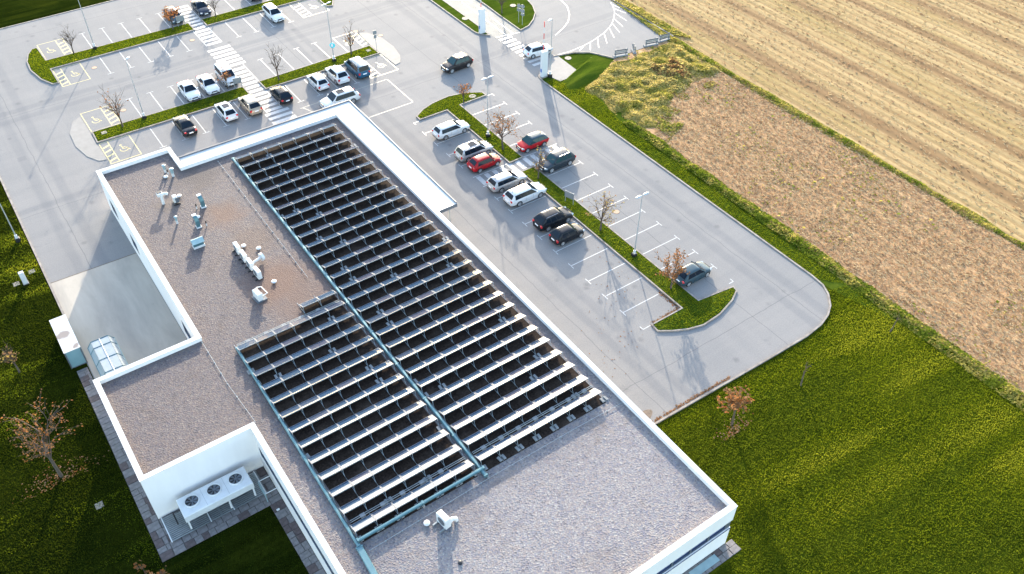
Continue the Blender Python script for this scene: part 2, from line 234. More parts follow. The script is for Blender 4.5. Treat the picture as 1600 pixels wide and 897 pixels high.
# ------------------------------------------------------------------ mesh helpers
class MB:
    def __init__(s): s.v = []; s.f = []; s.m = []
    def add(s, vs, fs, mi=0):
        o = len(s.v); s.v += [tuple(p) for p in vs]; s.f += [tuple(i + o for i in f) for f in fs]; s.m += [mi] * len(fs)
    def box(s, c, d, mi=0, rz=0.0, rot=None):
        hx, hy, hz = d[0] / 2, d[1] / 2, d[2] / 2
        ps = [Vector((x, y, z)) for z in (-hz, hz) for x, y in ((-hx, -hy), (hx, -hy), (hx, hy), (-hx, hy))]
        Q = rot if rot is not None else Matrix.Rotation(rz, 3, 'Z')
        s.add([Q @ p + Vector(c) for p in ps], [(3, 2, 1, 0), (4, 5, 6, 7), (0, 1, 5, 4), (1, 2, 6, 5), (2, 3, 7, 6), (3, 0, 4, 7)], mi)
    def bevbox(s, c, d, b=0.02, mi=0, rz=0.0):
        hx, hy, hz = d[0] / 2, d[1] / 2, d[2] / 2; Q = Matrix.Rotation(rz, 3, 'Z'); ps = []
        for z, i in ((-hz, 0), (hz - b, 0), (hz, b)):
            for x, y in ((-hx + i, -hy + i), (hx - i, -hy + i), (hx - i, hy - i), (-hx + i, hy - i)): ps.append(Q @ Vector((x, y, z)) + Vector(c))
        fs = [(3, 2, 1, 0), (8, 9, 10, 11)]
        for k in (0, 4):
            for j in range(4): fs.append((k + j, k + (j + 1) % 4, k + 4 + (j + 1) % 4, k + 4 + j))
        s.add(ps, fs, mi)
    def tube(s, pts, rad, n=6, mi=0, cap=True):
        pts = [Vector(p) for p in pts]; rad = rad if isinstance(rad, (list, tuple)) else [rad] * len(pts)
        o = []; u = None
        for i, p in enumerate(pts):
            d = (pts[min(i + 1, len(pts) - 1)] - pts[max(i - 1, 0)]).normalized()
            if u is None: u = d.cross(Vector((0, 0, 1)) if abs(d.z) < 0.9 else Vector((1, 0, 0))).normalized()
            else: u = (u - d * u.dot(d)).normalized()
            w = d.cross(u)
            for k in range(n):
                t = 2 * math.pi * k / n; o.append(p + (u * math.cos(t) + w * math.sin(t)) * rad[i])
        fs = []
        for i in range(len(pts) - 1):
            for k in range(n): fs.append((i * n + k, i * n + (k + 1) % n, (i + 1) * n + (k + 1) % n, (i + 1) * n + k))
        if cap: fs += [tuple(range(n - 1, -1, -1)), tuple(range(len(o) - n, len(o)))]
        s.add(o, fs, mi)
    def prism(s, poly, z0, z1, mi=0, mi_side=None):
        n = len(poly); ps = [(x, y, z0) for x, y in poly] + [(x, y, z1) for x, y in poly]
        s.add(ps, [tuple(range(n, 2 * n))], mi); o = len(s.v) - 2 * n
        fs = [(k, (k + 1) % n, n + (k + 1) % n, n + k) for k in range(n)]
        s.f += [tuple(i + o for i in f) for f in fs]; s.m += [mi if mi_side is None else mi_side] * n
        s.f.append(tuple(o + i for i in range(n - 1, -1, -1))); s.m.append(mi)
    def ring(s, outer, inner, z0, z1, mi=0):
        n = len(outer)
        ps = [(x, y, z0) for x, y in outer] + [(x, y, z1) for x, y in outer] + [(x, y, z1) for x, y in inner] + [(x, y, z0) for x, y in inner]
        fs = []
        for k in range(n):
            j = (k + 1) % n
            fs += [(k, j, n + j, n + k), (n + k, n + j, 2 * n + j, 2 * n + k), (2 * n + k, 2 * n + j, 3 * n + j, 3 * n + k)]
        s.add(ps, fs, mi)
    def quad(s, a, b, c, d, mi=0): s.add([a, b, c, d], [(0, 1, 2, 3)], mi)
    def disc(s, c, r, z0, z1, n=16, mi=0): s.prism([(c[0] + r * math.cos(2 * math.pi * k / n), c[1] + r * math.sin(2 * math.pi * k / n)) for k in range(n)], z0, z1, mi)
def obj(name, mb, mats, parent=None, smooth=False, loc=None, angle=40):
    me = bpy.data.meshes.new(name); vs = mb.v
    if parent is not None and loc is None and parent.get('worldparts'):
        L = parent.location; vs = [(x - L.x, y - L.y, z - L.z) for x, y, z in vs]
    me.from_pydata(vs, [], mb.f)
    if isinstance(mats, str): mats = [mats]
    for q in mats: me.materials.append(M[q])
    if len(mats) > 1: me.polygons.foreach_set('material_index', mb.m)
    if smooth:
        me.polygons.foreach_set('use_smooth', [True] * len(me.polygons)); me.set_sharp_from_angle(angle=R(angle))
    me.update()
    o = bpy.data.objects.new(name, me); C.objects.link(o)
    if parent is not None: o.parent = parent
    if loc is not None: o.location = loc
    return o
def inst(src, parent, loc=None, rz=None):
    o = src.copy(); C.objects.link(o); o.parent = parent
    if loc is not None: o.location = loc
    if rz is not None: o.rotation_euler = (0, 0, rz)
    return o
def tag(o, label=None, cat=None, group=None, kind=None):
    if label: o['label'] = label
    if cat: o['category'] = cat
    if group: o['group'] = group
    if kind: o['kind'] = kind
    return o
def thing(name, loc, label, cat, group=None, rz=0.0, world=False, kind=None):
    o = bpy.data.objects.new(name, None); C.objects.link(o); o.location = loc; o.rotation_euler = (0, 0, rz); o.empty_display_size = 0.3
    if world: o['worldparts'] = 1
    return tag(o, label, cat, group, kind)
def struct(name, mb, mats, label, smooth=False, parent=None):
    o = obj(name, mb, mats, parent, smooth)
    if parent is None: tag(o, label, None, None, 'structure')
    return o
def area(p): return 0.5 * sum(p[i][0] * p[(i + 1) % len(p)][1] - p[(i + 1) % len(p)][0] * p[i][1] for i in range(len(p)))
def ccw(p): return list(p) if area(p) > 0 else list(reversed(p))
def inset(p, d):
    out = []; n = len(p)
    for i in range(n):
        a, b, c = Vector(p[i - 1]), Vector(p[i]), Vector(p[(i + 1) % n])
        e1 = (b - a).normalized(); e2 = (c - b).normalized(); n1 = Vector((-e1.y, e1.x)); n2 = Vector((-e2.y, e2.x))
        k = n1 + n2; k = k / max(0.35, (1 + n1.dot(n2))); out.append((b.x + k.x * d, b.y + k.y * d))
    return out
def smooth_poly(p, idx, it=2):
    """corner-cut only the vertices listed"""
    for _ in range(it):
        q = []; nid = []
        for i in range(len(p)):
            if i in idx:
                a, b, c = p[i - 1], p[i], p[(i + 1) % len(p)]
                nid += [len(q), len(q) + 1]
                q += [(b[0] + (a[0] - b[0]) * .25, b[1] + (a[1] - b[1]) * .25), (b[0] + (c[0] - b[0]) * .25, b[1] + (c[1] - b[1]) * .25)]
            else: q.append(p[i])
        p, idx = q, nid
    return p
def inpoly(p, X, Y):
    r = np.zeros(len(X), bool); n = len(p)
    for i in range(n):
        x1, y1 = p[i]; x2, y2 = p[(i + 1) % n]
        c = ((y1 > Y) != (y2 > Y)) & (X < (x2 - x1) * (Y - y1) / ((y2 - y1) if y2 != y1 else 1e-9) + x1); r ^= c
    return r
def quads_obj(name, P, U, V, mats, mi, parent=None):
    """one mesh of many small quads: centres P, half edge vectors U, V (n x 3)"""
    n = len(P); vs = np.stack([P - U - V, P + U - V, P + U + V, P - U + V], 1).reshape(-1, 3)
    me = bpy.data.meshes.new(name); me.vertices.add(4 * n); me.vertices.foreach_set('co', vs.astype(np.float32).ravel())
    me.loops.add(4 * n); me.loops.foreach_set('vertex_index', np.arange(4 * n, dtype=np.int32))
    me.polygons.add(n); me.polygons.foreach_set('loop_start', np.arange(0, 4 * n, 4, dtype=np.int32)); me.polygons.foreach_set('loop_total', np.full(n, 4, dtype=np.int32))
    for q in mats: me.materials.append(M[q])
    me.polygons.foreach_set('material_index', mi.astype(np.int32)); me.update(calc_edges=True); me.validate()
    o = bpy.data.objects.new(name, me); C.objects.link(o)
    if parent is not None: o.parent = parent
    return o
def rand_frames(rg, n, tilt=1.0):
    a = rg.uniform(0, 2 * np.pi, n); t = rg.uniform(0, tilt, n)
    U = np.stack([np.cos(a), np.sin(a), np.zeros(n)], 1)
    V = np.stack([-np.sin(a) * np.cos(t), np.cos(a) * np.cos(t), np.sin(t)], 1)
    return U, V

# ------------------------------------------------------------------ ground, lot, kerbs
mb = MB(); mb.quad((-400, -300, -0.06), (600, -300, -0.06), (600, 700, -0.06), (-400, 700, -0.06))
struct('lawn', mb, 'lawn_grass', 'mown grass ground round the building and the car park')
mb = MB(); mb.quad((-60, 10, -.05), (7, 10, -.05), (7, 44, -.05), (-60, 44, -.05)); mb.quad((-60, 44.01, -.05), (-.8, 44.01, -.05), (-.8, 124.7, -.05), (-60, 124.7, -.05)); mb.quad((-60, 124.71, -.05), (45, 124.71, -.05), (45, 190, -.05), (-60, 190, -.05)); struct('dark_shade_lawn', mb, 'dark_shade_grass', 'dark lawn with painted-in shade along the left side of the building')  # left quads: building shade put into the colour; top quad only darker
LOT = [(-.75, 52.3), (20, 52.3), (20, 28.1), (30.0, 28.1), (46, 27.75), (50.8, 27.7), (52.85, 27.9), (54.3, 28.35), (55.4, 29.0), (56.4, 30.1), (56.95, 31.2), (57.1, 32.6),
       (57.1, 74.3), (57.35, 75.5), (58.2, 76.4), (59.9, 77.5), (61.8, 78.45), (64.5, 77.75), (66.1, 76.7), (67.2, 74.9), (67.8, 73.75), (77.6, 73.75), (77.9, 124.6), (-.75, 124.6)]
LOT = ccw(LOT)
mb = MB(); mb.add([(x, y, 0) for x, y in LOT], [tuple(range(len(LOT)))])
lot = struct('car_park_asphalt', mb, 'asphalt', 'pale grey asphalt of the car park and its lanes')
def strip(path, w, z0, z1, mb, mi=0, side=0.0):
    """a kerb of width w that follows an open path"""
    n = len(path); L = []; Rr = []
    for i, p in enumerate(path):
        a = Vector(path[max(i - 1, 0)]); c = Vector(path[min(i + 1, n - 1)]); d = (c - a).normalized(); nn = Vector((-d.y, d.x))
        L.append(Vector(p) + nn * (w / 2 + side)); Rr.append(Vector(p) - nn * (w / 2 - side))
    ps = [(q.x, q.y, z0) for q in Rr] + [(q.x, q.y, z1) for q in Rr] + [(q.x, q.y, z1) for q in L] + [(q.x, q.y, z0) for q in L]
    fs = []
    for k in range(n - 1):
        j = k + 1; fs += [(k, j, n + j, n + k), (n + k, n + j, 2 * n + j, 2 * n + k), (2 * n + k, 2 * n + j, 3 * n + j, 3 * n + k)]
    fs += [(0, n, 2 * n, 3 * n), (n - 1, 4 * n - 1, 3 * n - 1, 2 * n - 1)]
    mb.add(ps, fs, mi)
mb = MB(); strip([(33.4, 28.06), (46, 27.75), (50.8, 27.7), (52.85, 27.9), (54.3, 28.35), (55.4, 29.0), (56.4, 30.1), (56.95, 31.2), (57.1, 32.6), (57.1, 50), (57.1, 74.3), (57.35, 75.5), (58.2, 76.4)], .16, -.1, .1, mb)
strip([(61.8, 78.45), (64.5, 77.75), (66.1, 76.7), (67.2, 74.9), (67.8, 73.75)], .16, -.1, .1, mb)
strip([(77.75, 73.8), (77.9, 86), (77.95, 124)], .16, -.1, .1, mb)
strip([(-.78, 64.2), (-.78, 90), (-.78, 124.6), (40, 124.7)], .18, -.1, .06, mb)
struct('kerb', mb, 'kerb_concrete', 'concrete kerb edging the car park')
mb = MB(); mb.quad((-.68, 52.6, .004), (7.0, 52.6, .004), (7.0, 70.95, .004), (-.68, 71.2, .004))
struct('service_yard', mb, 'yard_concrete', 'stained concrete slab of the service yard in the notch of the building')
mb = MB(); strip([(-.68, 71.2), (7.0, 70.95)], .1, .003, .008, mb); struct('yard_joint', mb, 'dirt', 'dirty joint between asphalt and the concrete yard')

def island(name, poly, label, mat='verge_grass', hump=0.05):
    poly = ccw(poly); mb = MB(); inn = inset(poly, .13)
    mb.ring(poly, inn, -.02, .13, 0)
    k = obj('kerb', mb, 'kerb_concrete')
    g = MB(); in2 = inset(poly, .125); g.add([(x, y, .1) for x, y in in2], [tuple(range(len(in2)))])
    o = struct(name, g, mat, label); k.parent = o
    return o, poly
ISL = []
ISL.append(island('planting_island', [(27.3, 110.1), (27.3, 112.45), (9.42, 112.8), (9.3, 116.7), (8.6, 116.7), (7.85, 115.5), (7.3, 113.7), (7.15, 111.3), (7.7, 108.4), (8.55, 106.5), (9.3, 106.4), (9.35, 110.25)], 'long grass strip with rounded end in the top left car park'))
ISL.append(island('planting_island', [(28.95, 110.3), (44.38, 110.15), (44.38, 106.6), (45.2, 106.3), (46.1, 107.9), (46.75, 110.2), (46.8, 113), (46.2, 115.5), (45.2, 116.7), (44.4, 116.6), (44.4, 112.55), (28.95, 112.5)], 'grass strip at the very top right of the crossing'))
ISL.append(island('planting_island', [(9.42, 93.68), (9.3, 91.25), (26.95, 91.0), (26.95, 93.4)], 'grass strip between the white cars and the black saloon'))
ISL.append(island('planting_island', [(28.88, 93.4), (28.9, 91.3), (44.15, 91.25), (44.1, 93.75)], 'grass strip with lamp and two bare trees above the blue van'))
ISL.append(island('planting_island', [(40.55, 76.2), (40.56, 75.35), (44.13, 75.3), (44.15, 62.8), (46.0, 62.85), (46.05, 75.4), (49.7, 75.45), (49.7, 76.35), (48, 77.4), (45.85, 77.85), (43.5, 77.6), (41.9, 77.05)], 'grass strip with a boat-shaped end beside the red cars'))
ISL.append(island('planting_island', [(44.15, 60.9), (44.2, 36.3), (40.65, 36.3), (40.55, 35.35), (41.6, 34.65), (42.9, 34), (44.4, 33.6), (46.5, 33.75), (48.7, 34.4), (49.9, 35.05), (50.1, 35.7), (46.2, 36.2), (46.02, 60.9)], 'long grass strip down the right car park ending in a rounded foot'))
D_ISL = [(62.5, 124), (62.45, 94.5), (62.3, 91.2), (62.23, 86.2), (63.9, 86.6), (65.45, 87.7), (66.8, 89.1), (67.75, 91), (68.2, 93), (68.2, 96), (67.5, 100), (66.5, 124)]
ISL.append(island('traffic_island', D_ISL, 'grass island with two road signs between the entrance roads', 'verge_grass'))
ISL.append(island('verge_strip', [(57.1, 124), (57.0, 97), (56.98, 89.2), (57.35, 88.1), (58.2, 87.25), (58.4, 90.4), (58.45, 93.3), (58.6, 124)], 'narrow grass verge along the entrance road'))
for poly, lab in (([(44.42, 97.5), (44.2, 93.9), (44.25, 91.2), (44.4, 87.7), (45.2, 87.9), (46.0, 89.3), (46.5, 91.9), (46.35, 94.8), (45.4, 97.0)], 'rounded pale concrete tip beside the blue van'),
                  ([(9.25, 97.6), (9.25, 93.7), (9.2, 91.2), (9.3, 87.6), (8.5, 87.8), (7.7, 89.3), (7.2, 91.9), (7.35, 94.8), (8.3, 97.1)], 'rounded pale concrete tip left of the black saloon')):
    poly = ccw(poly); mb = MB(); mb.prism(poly, 0, .05); struct('concrete_apron', mb, 'pale_concrete', lab)
mb = MB(); mb.quad((58.45, 86.2, .004), (62.2, 86.2, .004), (62.4, 124, .004), (58.6, 124, .004)); struct('entrance_road', mb, 'road_asphalt', 'narrow pale road with broken white lines at the top')
mb = MB(); mb.prism(ccw([(61.85, 80.0), (62.3, 78.0), (62.05, 73.25), (58.8, 73.2), (58.5, 74.9), (58.3, 76.3)]), -.05, .03); struct('paved_pad', mb, 'pale_concrete', 'grey paved pad behind the right entrance pylon')
# verge and fields
mb = MB(); mb.add([(x, y, -.03) for x, y in [(57.1, 31), (59.6, 20), (60.5, 20), (60.3, 60), (61, 70), (67.7, 73.7), (66, 76.7), (61.8, 78.4), (58, 76.3), (57.15, 74.4)]], [tuple(range(10))])
struct('verge_grass', mb, 'verge_grass', 'bright grass verge along the right kerb')
NEAR = [(59.5, -40), (77.2, -40), (77.2, 73.7), (67.7, 73.7), (61, 70), (59.9, 55)]
mb = MB(); mb.add([(x, y, -.02) for x, y in NEAR], [tuple(range(6))]); struct('stubble_field', mb, 'stubble_soil', 'reddish stubble field beside the car park')
mb = MB(); mb.quad((77.0, -200, -.01), (400, -200, -.01), (400, 500, -.01), (77.0, 500, -.01)); struct('straw_field', mb, 'straw_field', 'pale straw coloured harvested field at top right')
# grassy bank by the entrance
mb = MB(); nx, ny = 16, 10
for j in range(ny + 1):
    for i in range(nx + 1):
        u, w = i / nx, j / ny; x = 58.4 + 8.4 * u; y = 69.6 + 3.2 * w + 3.5 * u * w
        z = -.02 + .5 * math.exp(-((w - .55) / .17) ** 2) * math.sin(math.pi * min(1, max(0, u * 1.15))) ** .8 + .35 * math.exp(-((w - .95) / .12) ** 2) * math.sin(math.pi * u)
        mb.v.append((x, y, z if 0 < i < nx and 0 < j < ny else -.05))
for j in range(ny):
    for i in range(nx): k = j * (nx + 1) + i; mb.f.append((k, k + 1, k + nx + 2, k + nx + 1)); mb.m.append(0)
struct('grass_bank', mb, 'verge_grass', 'low grass bank with a ditch behind the entrance pad', True)

# ------------------------------------------------------------------ painted markings (flat paint 4 mm above the asphalt)
ZM = .004
def rect(mb, x0, y0, x1, y1, z=ZM, mi=0): mb.quad((x0, y0, z), (x1, y0, z), (x1, y1, z), (x0, y1, z), mi)
def line(mb, p, q, w, z=ZM):
    a, b = Vector(p), Vector(q); d = (b - a).normalized(); n = Vector((-d.y, d.x)) * w / 2
    mb.quad((*(a - n), z), (*(b - n), z), (*(b + n), z), (*(a + n), z))
def stall_y(x, y0, y1, ty):
    mb = MB(); rect(mb, x - .045, min(y0, y1), x + .045, max(y0, y1))
    rect(mb, x - .4, ty - .04, x - .046, ty + .04); rect(mb, x + .046, ty - .04, x + .4, ty + .04); obj('stall_line', mb, 'marking_white', lot)
def stall_x(y, x0, x1, tx, half=0):
    mb = MB(); rect(mb, min(x0, x1), y - .045, max(x0, x1), y + .045)
    if half <= 0: rect(mb, tx - .04, y - .42, tx + .04, y - .046)
    if half >= 0: rect(mb, tx - .04, y + .046, tx + .04, y + .42)
    obj('stall_line', mb, 'marking_white', lot)
for x in (14.97, 17.47, 19.95, 22.38, 24.9, 31.35, 33.75, 36.15, 38.6): stall_y(x, 112.6, 117.5, 117.5)
for x in (15.03, 17.47, 19.9, 22.35, 24.8, 31.35, 33.75, 36.15, 38.6): stall_y(x, 110.1, 105.33, 105.33)
for x in (15.0, 17.45, 19.88, 22.33, 24.75, 31.25, 33.65, 36.1, 38.57): stall_y(x, 93.7, 98.38, 98.38)
for x in (14.98, 17.47, 19.8, 22.2, 24.7, 31.2, 33.65, 36.08, 38.5): stall_y(x, 91.0, 86.6, 86.6)
for y in (72.82, 70.31, 67.8, 65.35, 58.6, 56.15, 53.7, 51.25, 48.7, 46.3, 43.75, 41.35, 38.85): stall_x(y, 39.63, 44.05, 39.63)
stall_x(75.3, 39.7, 40.5, 39.75, -1); stall_x(36.3, 39.75, 40.6, 39.75, 1)
for y in (72.95, 70.45, 68.0, 65.5, 58.74, 56.25, 53.75, 51.27, 48.77, 46.31, 43.75, 41.22, 38.72): stall_x(y, 46.1, 50.6, 50.6)
stall_x(75.45, 49.75, 50.5, 50.5, -1); stall_x(36.2, 50.05, 50.6, 50.6, 1)
for y in (62.95, 61.05):
    mb = MB(); line(mb, (39.62, y), (44.05, y), .11); obj('edge_line', mb, 'marking_white', lot); mb = MB(); line(mb, (46.1, y), (50.6, y), .11); obj('edge_line', mb, 'marking_white', lot)
def crossing(stripes, label):
    e = bpy.data.objects.new('zebra_crossing', None); C.objects.link(e); e.parent = lot; e['label'] = label
    for r in stripes: mb = MB(); rect(mb, *r); obj('stripe', mb, 'marking_white', e)
st = [(27.12, 105.5 + k - .27, 28.88, 105.5 + k + .27) for k in range(13)] + [(26.6, 98.9 + k * .98 - .27, 29.5, 98.9 + k * .98 + .27) for k in range(6)]
st += [(27.08, 86.9 + k * .98 - .27, 28.8, 86.9 + k * .98 + .27) for k in range(12)] + [(26.6, 81.2 + k * .98 - .27, 29.45, 81.2 + k * .98 + .27) for k in range(6)]
crossing(st, 'long zebra crossing through the top left car park')
crossing([(39.85 + k * .99, 61.2, 40.37 + k * .99, 62.8) for k in range(11)], 'short zebra crossing between the red cars and the silver estate')
crossing([(58.35 + .02 * k, 78.1 + k * .95 - .24, 60.25 + .03 * k, 78.1 + k * .95 + .24) for k in range(9)], 'zebra crossing under the white hatchback at the entrance')
for x, y0, y1 in ((27.0, 105.2, 110.0), (29.0, 105.2, 110.2), (29.0, 112.6, 117.8), (27.0, 86.6, 91), (28.88, 86.6, 91.2), (29.0, 93.5, 98.4)):
    mb = MB(); rect(mb, x - .05, y0, x + .05, y1); obj('edge_line', mb, 'marking_white', lot)
def bay(x0, x1, y0, y1, hx0, hx1, sx):
    mb = MB(); lo, hi = min(x0, hx0), max(x1, hx1)
    for x in (lo, hi, x1 if hx0 >= x1 else x0): rect(mb, x - .05, y0 + .051, x + .05, y1 - .051)
    for y in (y0, y1): rect(mb, lo - .05, y - .05, hi + .05, y + .05)
    obj('bay_outline', mb, 'marking_yellow', lot)
    k = y0 + .4
    while k < y1 - .7: mb = MB(); mb.quad((hx0 + .06, k, ZM), (hx1 - .06, k + .32, ZM), (hx1 - .06, k + .58, ZM), (hx0 + .06, k + .26, ZM)); obj('hatch_stripe', mb, 'marking_yellow', lot); k += .92
    # wheelchair pictogram
    mb = MB(); cx, cy = (x0 + x1) / 2, (y0 + y1) / 2; n = 14
    pts = [(cx - .08 + .42 * math.cos(t), cy - .25 + .42 * math.sin(t)) for t in [R(150 + 250 * i / n) for i in range(n + 1)]]
    for a, b in zip(pts, pts[1:]): line(mb, a, b, .09)
    line(mb, (cx - .18, cy + .5), (cx - .12, cy - .12), .11); line(mb, (cx - .16, cy + .22), (cx + .22, cy + .16), .08); line(mb, (cx - .12, cy - .14), (cx + .3, cy - .16), .1); line(mb, (cx + .3, cy - .16), (cx + .46, cy - .6), .1)
    mb.add([(cx - .2 + .13 * math.cos(R(30 * i)), cy + .72 + .13 * math.sin(R(30 * i)), ZM) for i in range(12)], [tuple(range(12))])
    o = obj('wheelchair_symbol', mb, 'marking_yellow', lot)
bay(9.42, 11.65, 112.95, 117.5, 11.65, 12.55, 1); bay(10.3, 12.6, 105.42, 110.0, 9.42, 10.3, 1)
bay(9.45, 11.7, 93.85, 98.25, 11.7, 12.68, 1); bay(10.3, 12.62, 86.6, 91.0, 9.42, 10.3, 1)
bay(41.12, 43.3, 93.85, 98.2, 43.3, 44.25, 1); bay(41.75, 44.15, 86.6, 91.1, 40.45, 41.75, 1)
bay(41.75, 44.25, 105.5, 110.0, 40.5, 41.75, 1)
mb = MB(); line(mb, (41.9, 79.2), (41.9, 85.3), .12); line(mb, (41.84, 85.35), (30.5, 85.25), .1); line(mb, (41.84, 79.15), (31, 79.15), .12); line(mb, (33.2, 79.2), (30.8, 85.2), .1)
obj('box_marking', mb, 'marking_faint', lot)
mb = MB(); arc = [(77.3, 86.0), (76.8, 84.9), (76.16, 83.8), (75.4, 82.9), (74.58, 82.08), (73.6, 81.2), (72.55, 80.47), (71.0, 79.7), (69.4, 79.15), (68, 78.75), (66.68, 78.5), (64.44, 78.3), (62.5, 78.5)]
for a, b in zip(arc, arc[1:]): line(mb, a, b, .1)
obj('curved_line', mb, 'marking_white', lot)
for a, b in (((77.0, 85.2), (77.4, 83.6)), ((76.5, 84.2), (76.9, 82.3)), ((75.7, 83.1), (75.6, 80.6)), ((74.6, 82), (74.1, 79.6)), ((73.5, 81), (72.7, 78.6)), ((72.3, 80.2), (71.2, 77.9)), ((70.9, 79.6), (69.5, 77.3)), ((69.4, 79.1), (67.9, 77.0)), ((67.9, 78.7), (66.6, 77.1)), ((66.6, 78.4), (65.4, 77.8))):
    mb = MB(); line(mb, a, b, .11); obj('hatch_stripe', mb, 'marking_white', lot)
mb = MB(); arc = [(72.6, 93), (72.02, 90.4), (71.58, 88.35), (70.4, 86.3), (69, 84.8), (67.35, 83.7), (65.3, 82.75)]
for a, b in zip(arc, arc[1:]): line(mb, a, b, .12)
obj('curved_line', mb, 'marking_white', lot)
for a, b in (((60.05, 86.4), (60.2, 91.4)), ((60.25, 92.0), (60.35, 97.5)), ((60.38, 98.2), (60.5, 110)), ((61.05, 86.2), (61.2, 91.4)), ((61.3, 92.6), (61.35, 93.7)), ((61.36, 94.6), (61.4, 95.6)), ((61.45, 96.6), (61.5, 97.5)), ((61.5, 98.6), (61.55, 99.6))):
    mb = MB(); line(mb, a, b, .12, .008); obj('road_line', mb, 'marking_white', lot)
mb = MB(); line(mb, (58.6, 86.55), (62.0, 85.95), .12, .008); obj('road_line', mb, 'marking_white', lot)

# ------------------------------------------------------------------ building
BLD = thing('office_building', (7.1, 17.5, 0), 'white flat-roofed building with gravel roof and notches on its left side', 'building', world=True)
OUT = [(7.05, 78.85), (7.05, 52.5), (-.8, 52.5), (-.8, 41.75), (7.1, 41.75), (7.1, 17.5), (30.85, 17.5), (30.85, 75.2), (14.2, 75.2), (14.2, 78.85)]
RZ, PT = 4.3, 4.65
mb = MB(); inn = inset(OUT, .34); mb.ring(OUT, inn, 4.05, PT); obj('parapet', mb, 'wall_white', BLD)
mb = MB(); mb.ring(inset(OUT, -.03), inset(OUT, .37), PT - .002, PT + .04); obj('coping', mb, 'coping_white', BLD)
for i in range(len(OUT)):
    p, q = Vector(OUT[i]), Vector(OUT[(i + 1) % len(OUT)]); d = q - p; L = d.length; d.normalize(); nn_ = Vector((-d.y, d.x)); k = 1.6
    while k < L - .8:
        c_ = p + d * k + nn_ * .17; mb = MB(); mb.box((c_.x, c_.y, PT + .041), (.02, .44, .006), 0, math.atan2(d.y, d.x)); obj('coping_joint', mb, 'fascia_grey', BLD); k += 3.1
mb = MB(); g = inset(OUT, .3); mb.add([(x, y, RZ) for x, y in g], [tuple(range(len(g)))]); obj('roof', mb, 'roof_gravel', BLD)
def wall(x0, y0, x1, y1, z0, z1, name='wall', m_='wall_white'):
    mb = MB(); mb.box(((x0 + x1) / 2, (y0 + y1) / 2, (z0 + z1) / 2), (abs(x1 - x0), abs(y1 - y0), z1 - z0)); return obj(name, mb, m_, BLD)
T = .3
def window_x(xf, y0, y1, z0, z1, out=-1):
    """window in a wall facing x: frame, pane, sill"""
    mb = MB(); f = .06
    for yy in (y0 + f / 2, y1 - f / 2): mb.box((xf, yy, (z0 + z1) / 2), (.1, f, z1 - z0))
    for zz in (z0 + f / 2, z1 - f / 2): mb.box((xf, (y0 + y1) / 2, zz), (.1, y1 - y0 - 2 * f, f))
    w = obj('window', mb, 'fascia_grey', BLD)
    mb = MB(); mb.box((xf - out * .02, (y0 + y1) / 2, (z0 + z1) / 2), (.02, y1 - y0 - 2 * f, z1 - z0 - 2 * f)); p = obj('pane', mb, 'window_blue')
    L = BLD.location; p.data.transform(Matrix.Translation(-L)); p.parent = w
# west wall of the upper wing with three windows cut out of it
ws = [(55.0, 57.2), (68.9, 70.7), (75.1, 76.9)]; cuts = [52.5] + [c for w in ws for c in w] + [78.85]
for i in range(0, len(cuts), 2): wall(7.05, cuts[i], 7.05 + T, cuts[i + 1], 0, 4.05)
for a, b in ws: wall(7.05, a, 7.05 + T, b, 0, 1.2); wall(7.05, a, 7.05 + T, b, 2.6, 4.05); window_x(7.09, a, b, 1.2, 2.6)
wall(-.8, 52.2, 7.05, 52.5, 0, 4.05); wall(-.8, 41.75, -.5, 52.2, 0, 4.05); wall(-.5, 41.75, 7.1, 42.05, 0, 4.05)
# west wall of the lower wing and the south wall, each with a band of windows
wall(7.1, 17.8, 7.4, 41.75, 0, 2.1); wall(7.1, 17.8, 7.4, 41.75, 3.0, 4.05); wall(7.1, 41.2, 7.4, 41.75, 2.1, 3.0)
for k in range(14): window_x(7.14, 17.9 + k * 1.664, 17.9 + (k + 1) * 1.664, 2.1, 3.0)
wall(7.1, 17.5, 30.85, 17.8, 0, 2.1); wall(7.1, 17.5, 30.85, 17.8, 3.0, 4.05); wall(30.45, 17.56, 30.8, 17.8, 2.1, 3.0, 'corner_post', 'fascia_grey')
for k in range(14):
    x0 = 7.6 + k * 1.632; x1 = x0 + 1.632; f = .06; mb = MB()
    for xx in (x0 + f / 2, x1 - f / 2): mb.box((xx, 17.62, 2.55), (f, .1, .9))
    for zz in (2.1 + f / 2, 3.0 - f / 2): mb.box(((x0 + x1) / 2, 17.62, zz), (x1 - x0 - 2 * f, .1, f))
    w = obj('window', mb, 'fascia_grey', BLD); mb = MB(); mb.box(((x0 + x1) / 2, 17.66, 2.55), (x1 - x0 - 2 * f, .02, .9 - 2 * f)); p = obj('pane', mb, 'window_blue'); p.data.transform(Matrix.Translation(-BLD.location)); p.parent = w
mb = MB(); mb.box((19, 17.52, 2.04), (23.6, .12, .05)); obj('sill', mb, 'window_blue', BLD)
wall(30.55, 17.8, 30.85, 75.2, 0, 4.05); wall(14.2, 74.9, 30.55, 75.2, 0, 4.05); wall(13.9, 75.2, 14.2, 78.55, 0, 4.05); wall(7.35, 78.55, 14.2, 78.85, 0, 4.05)
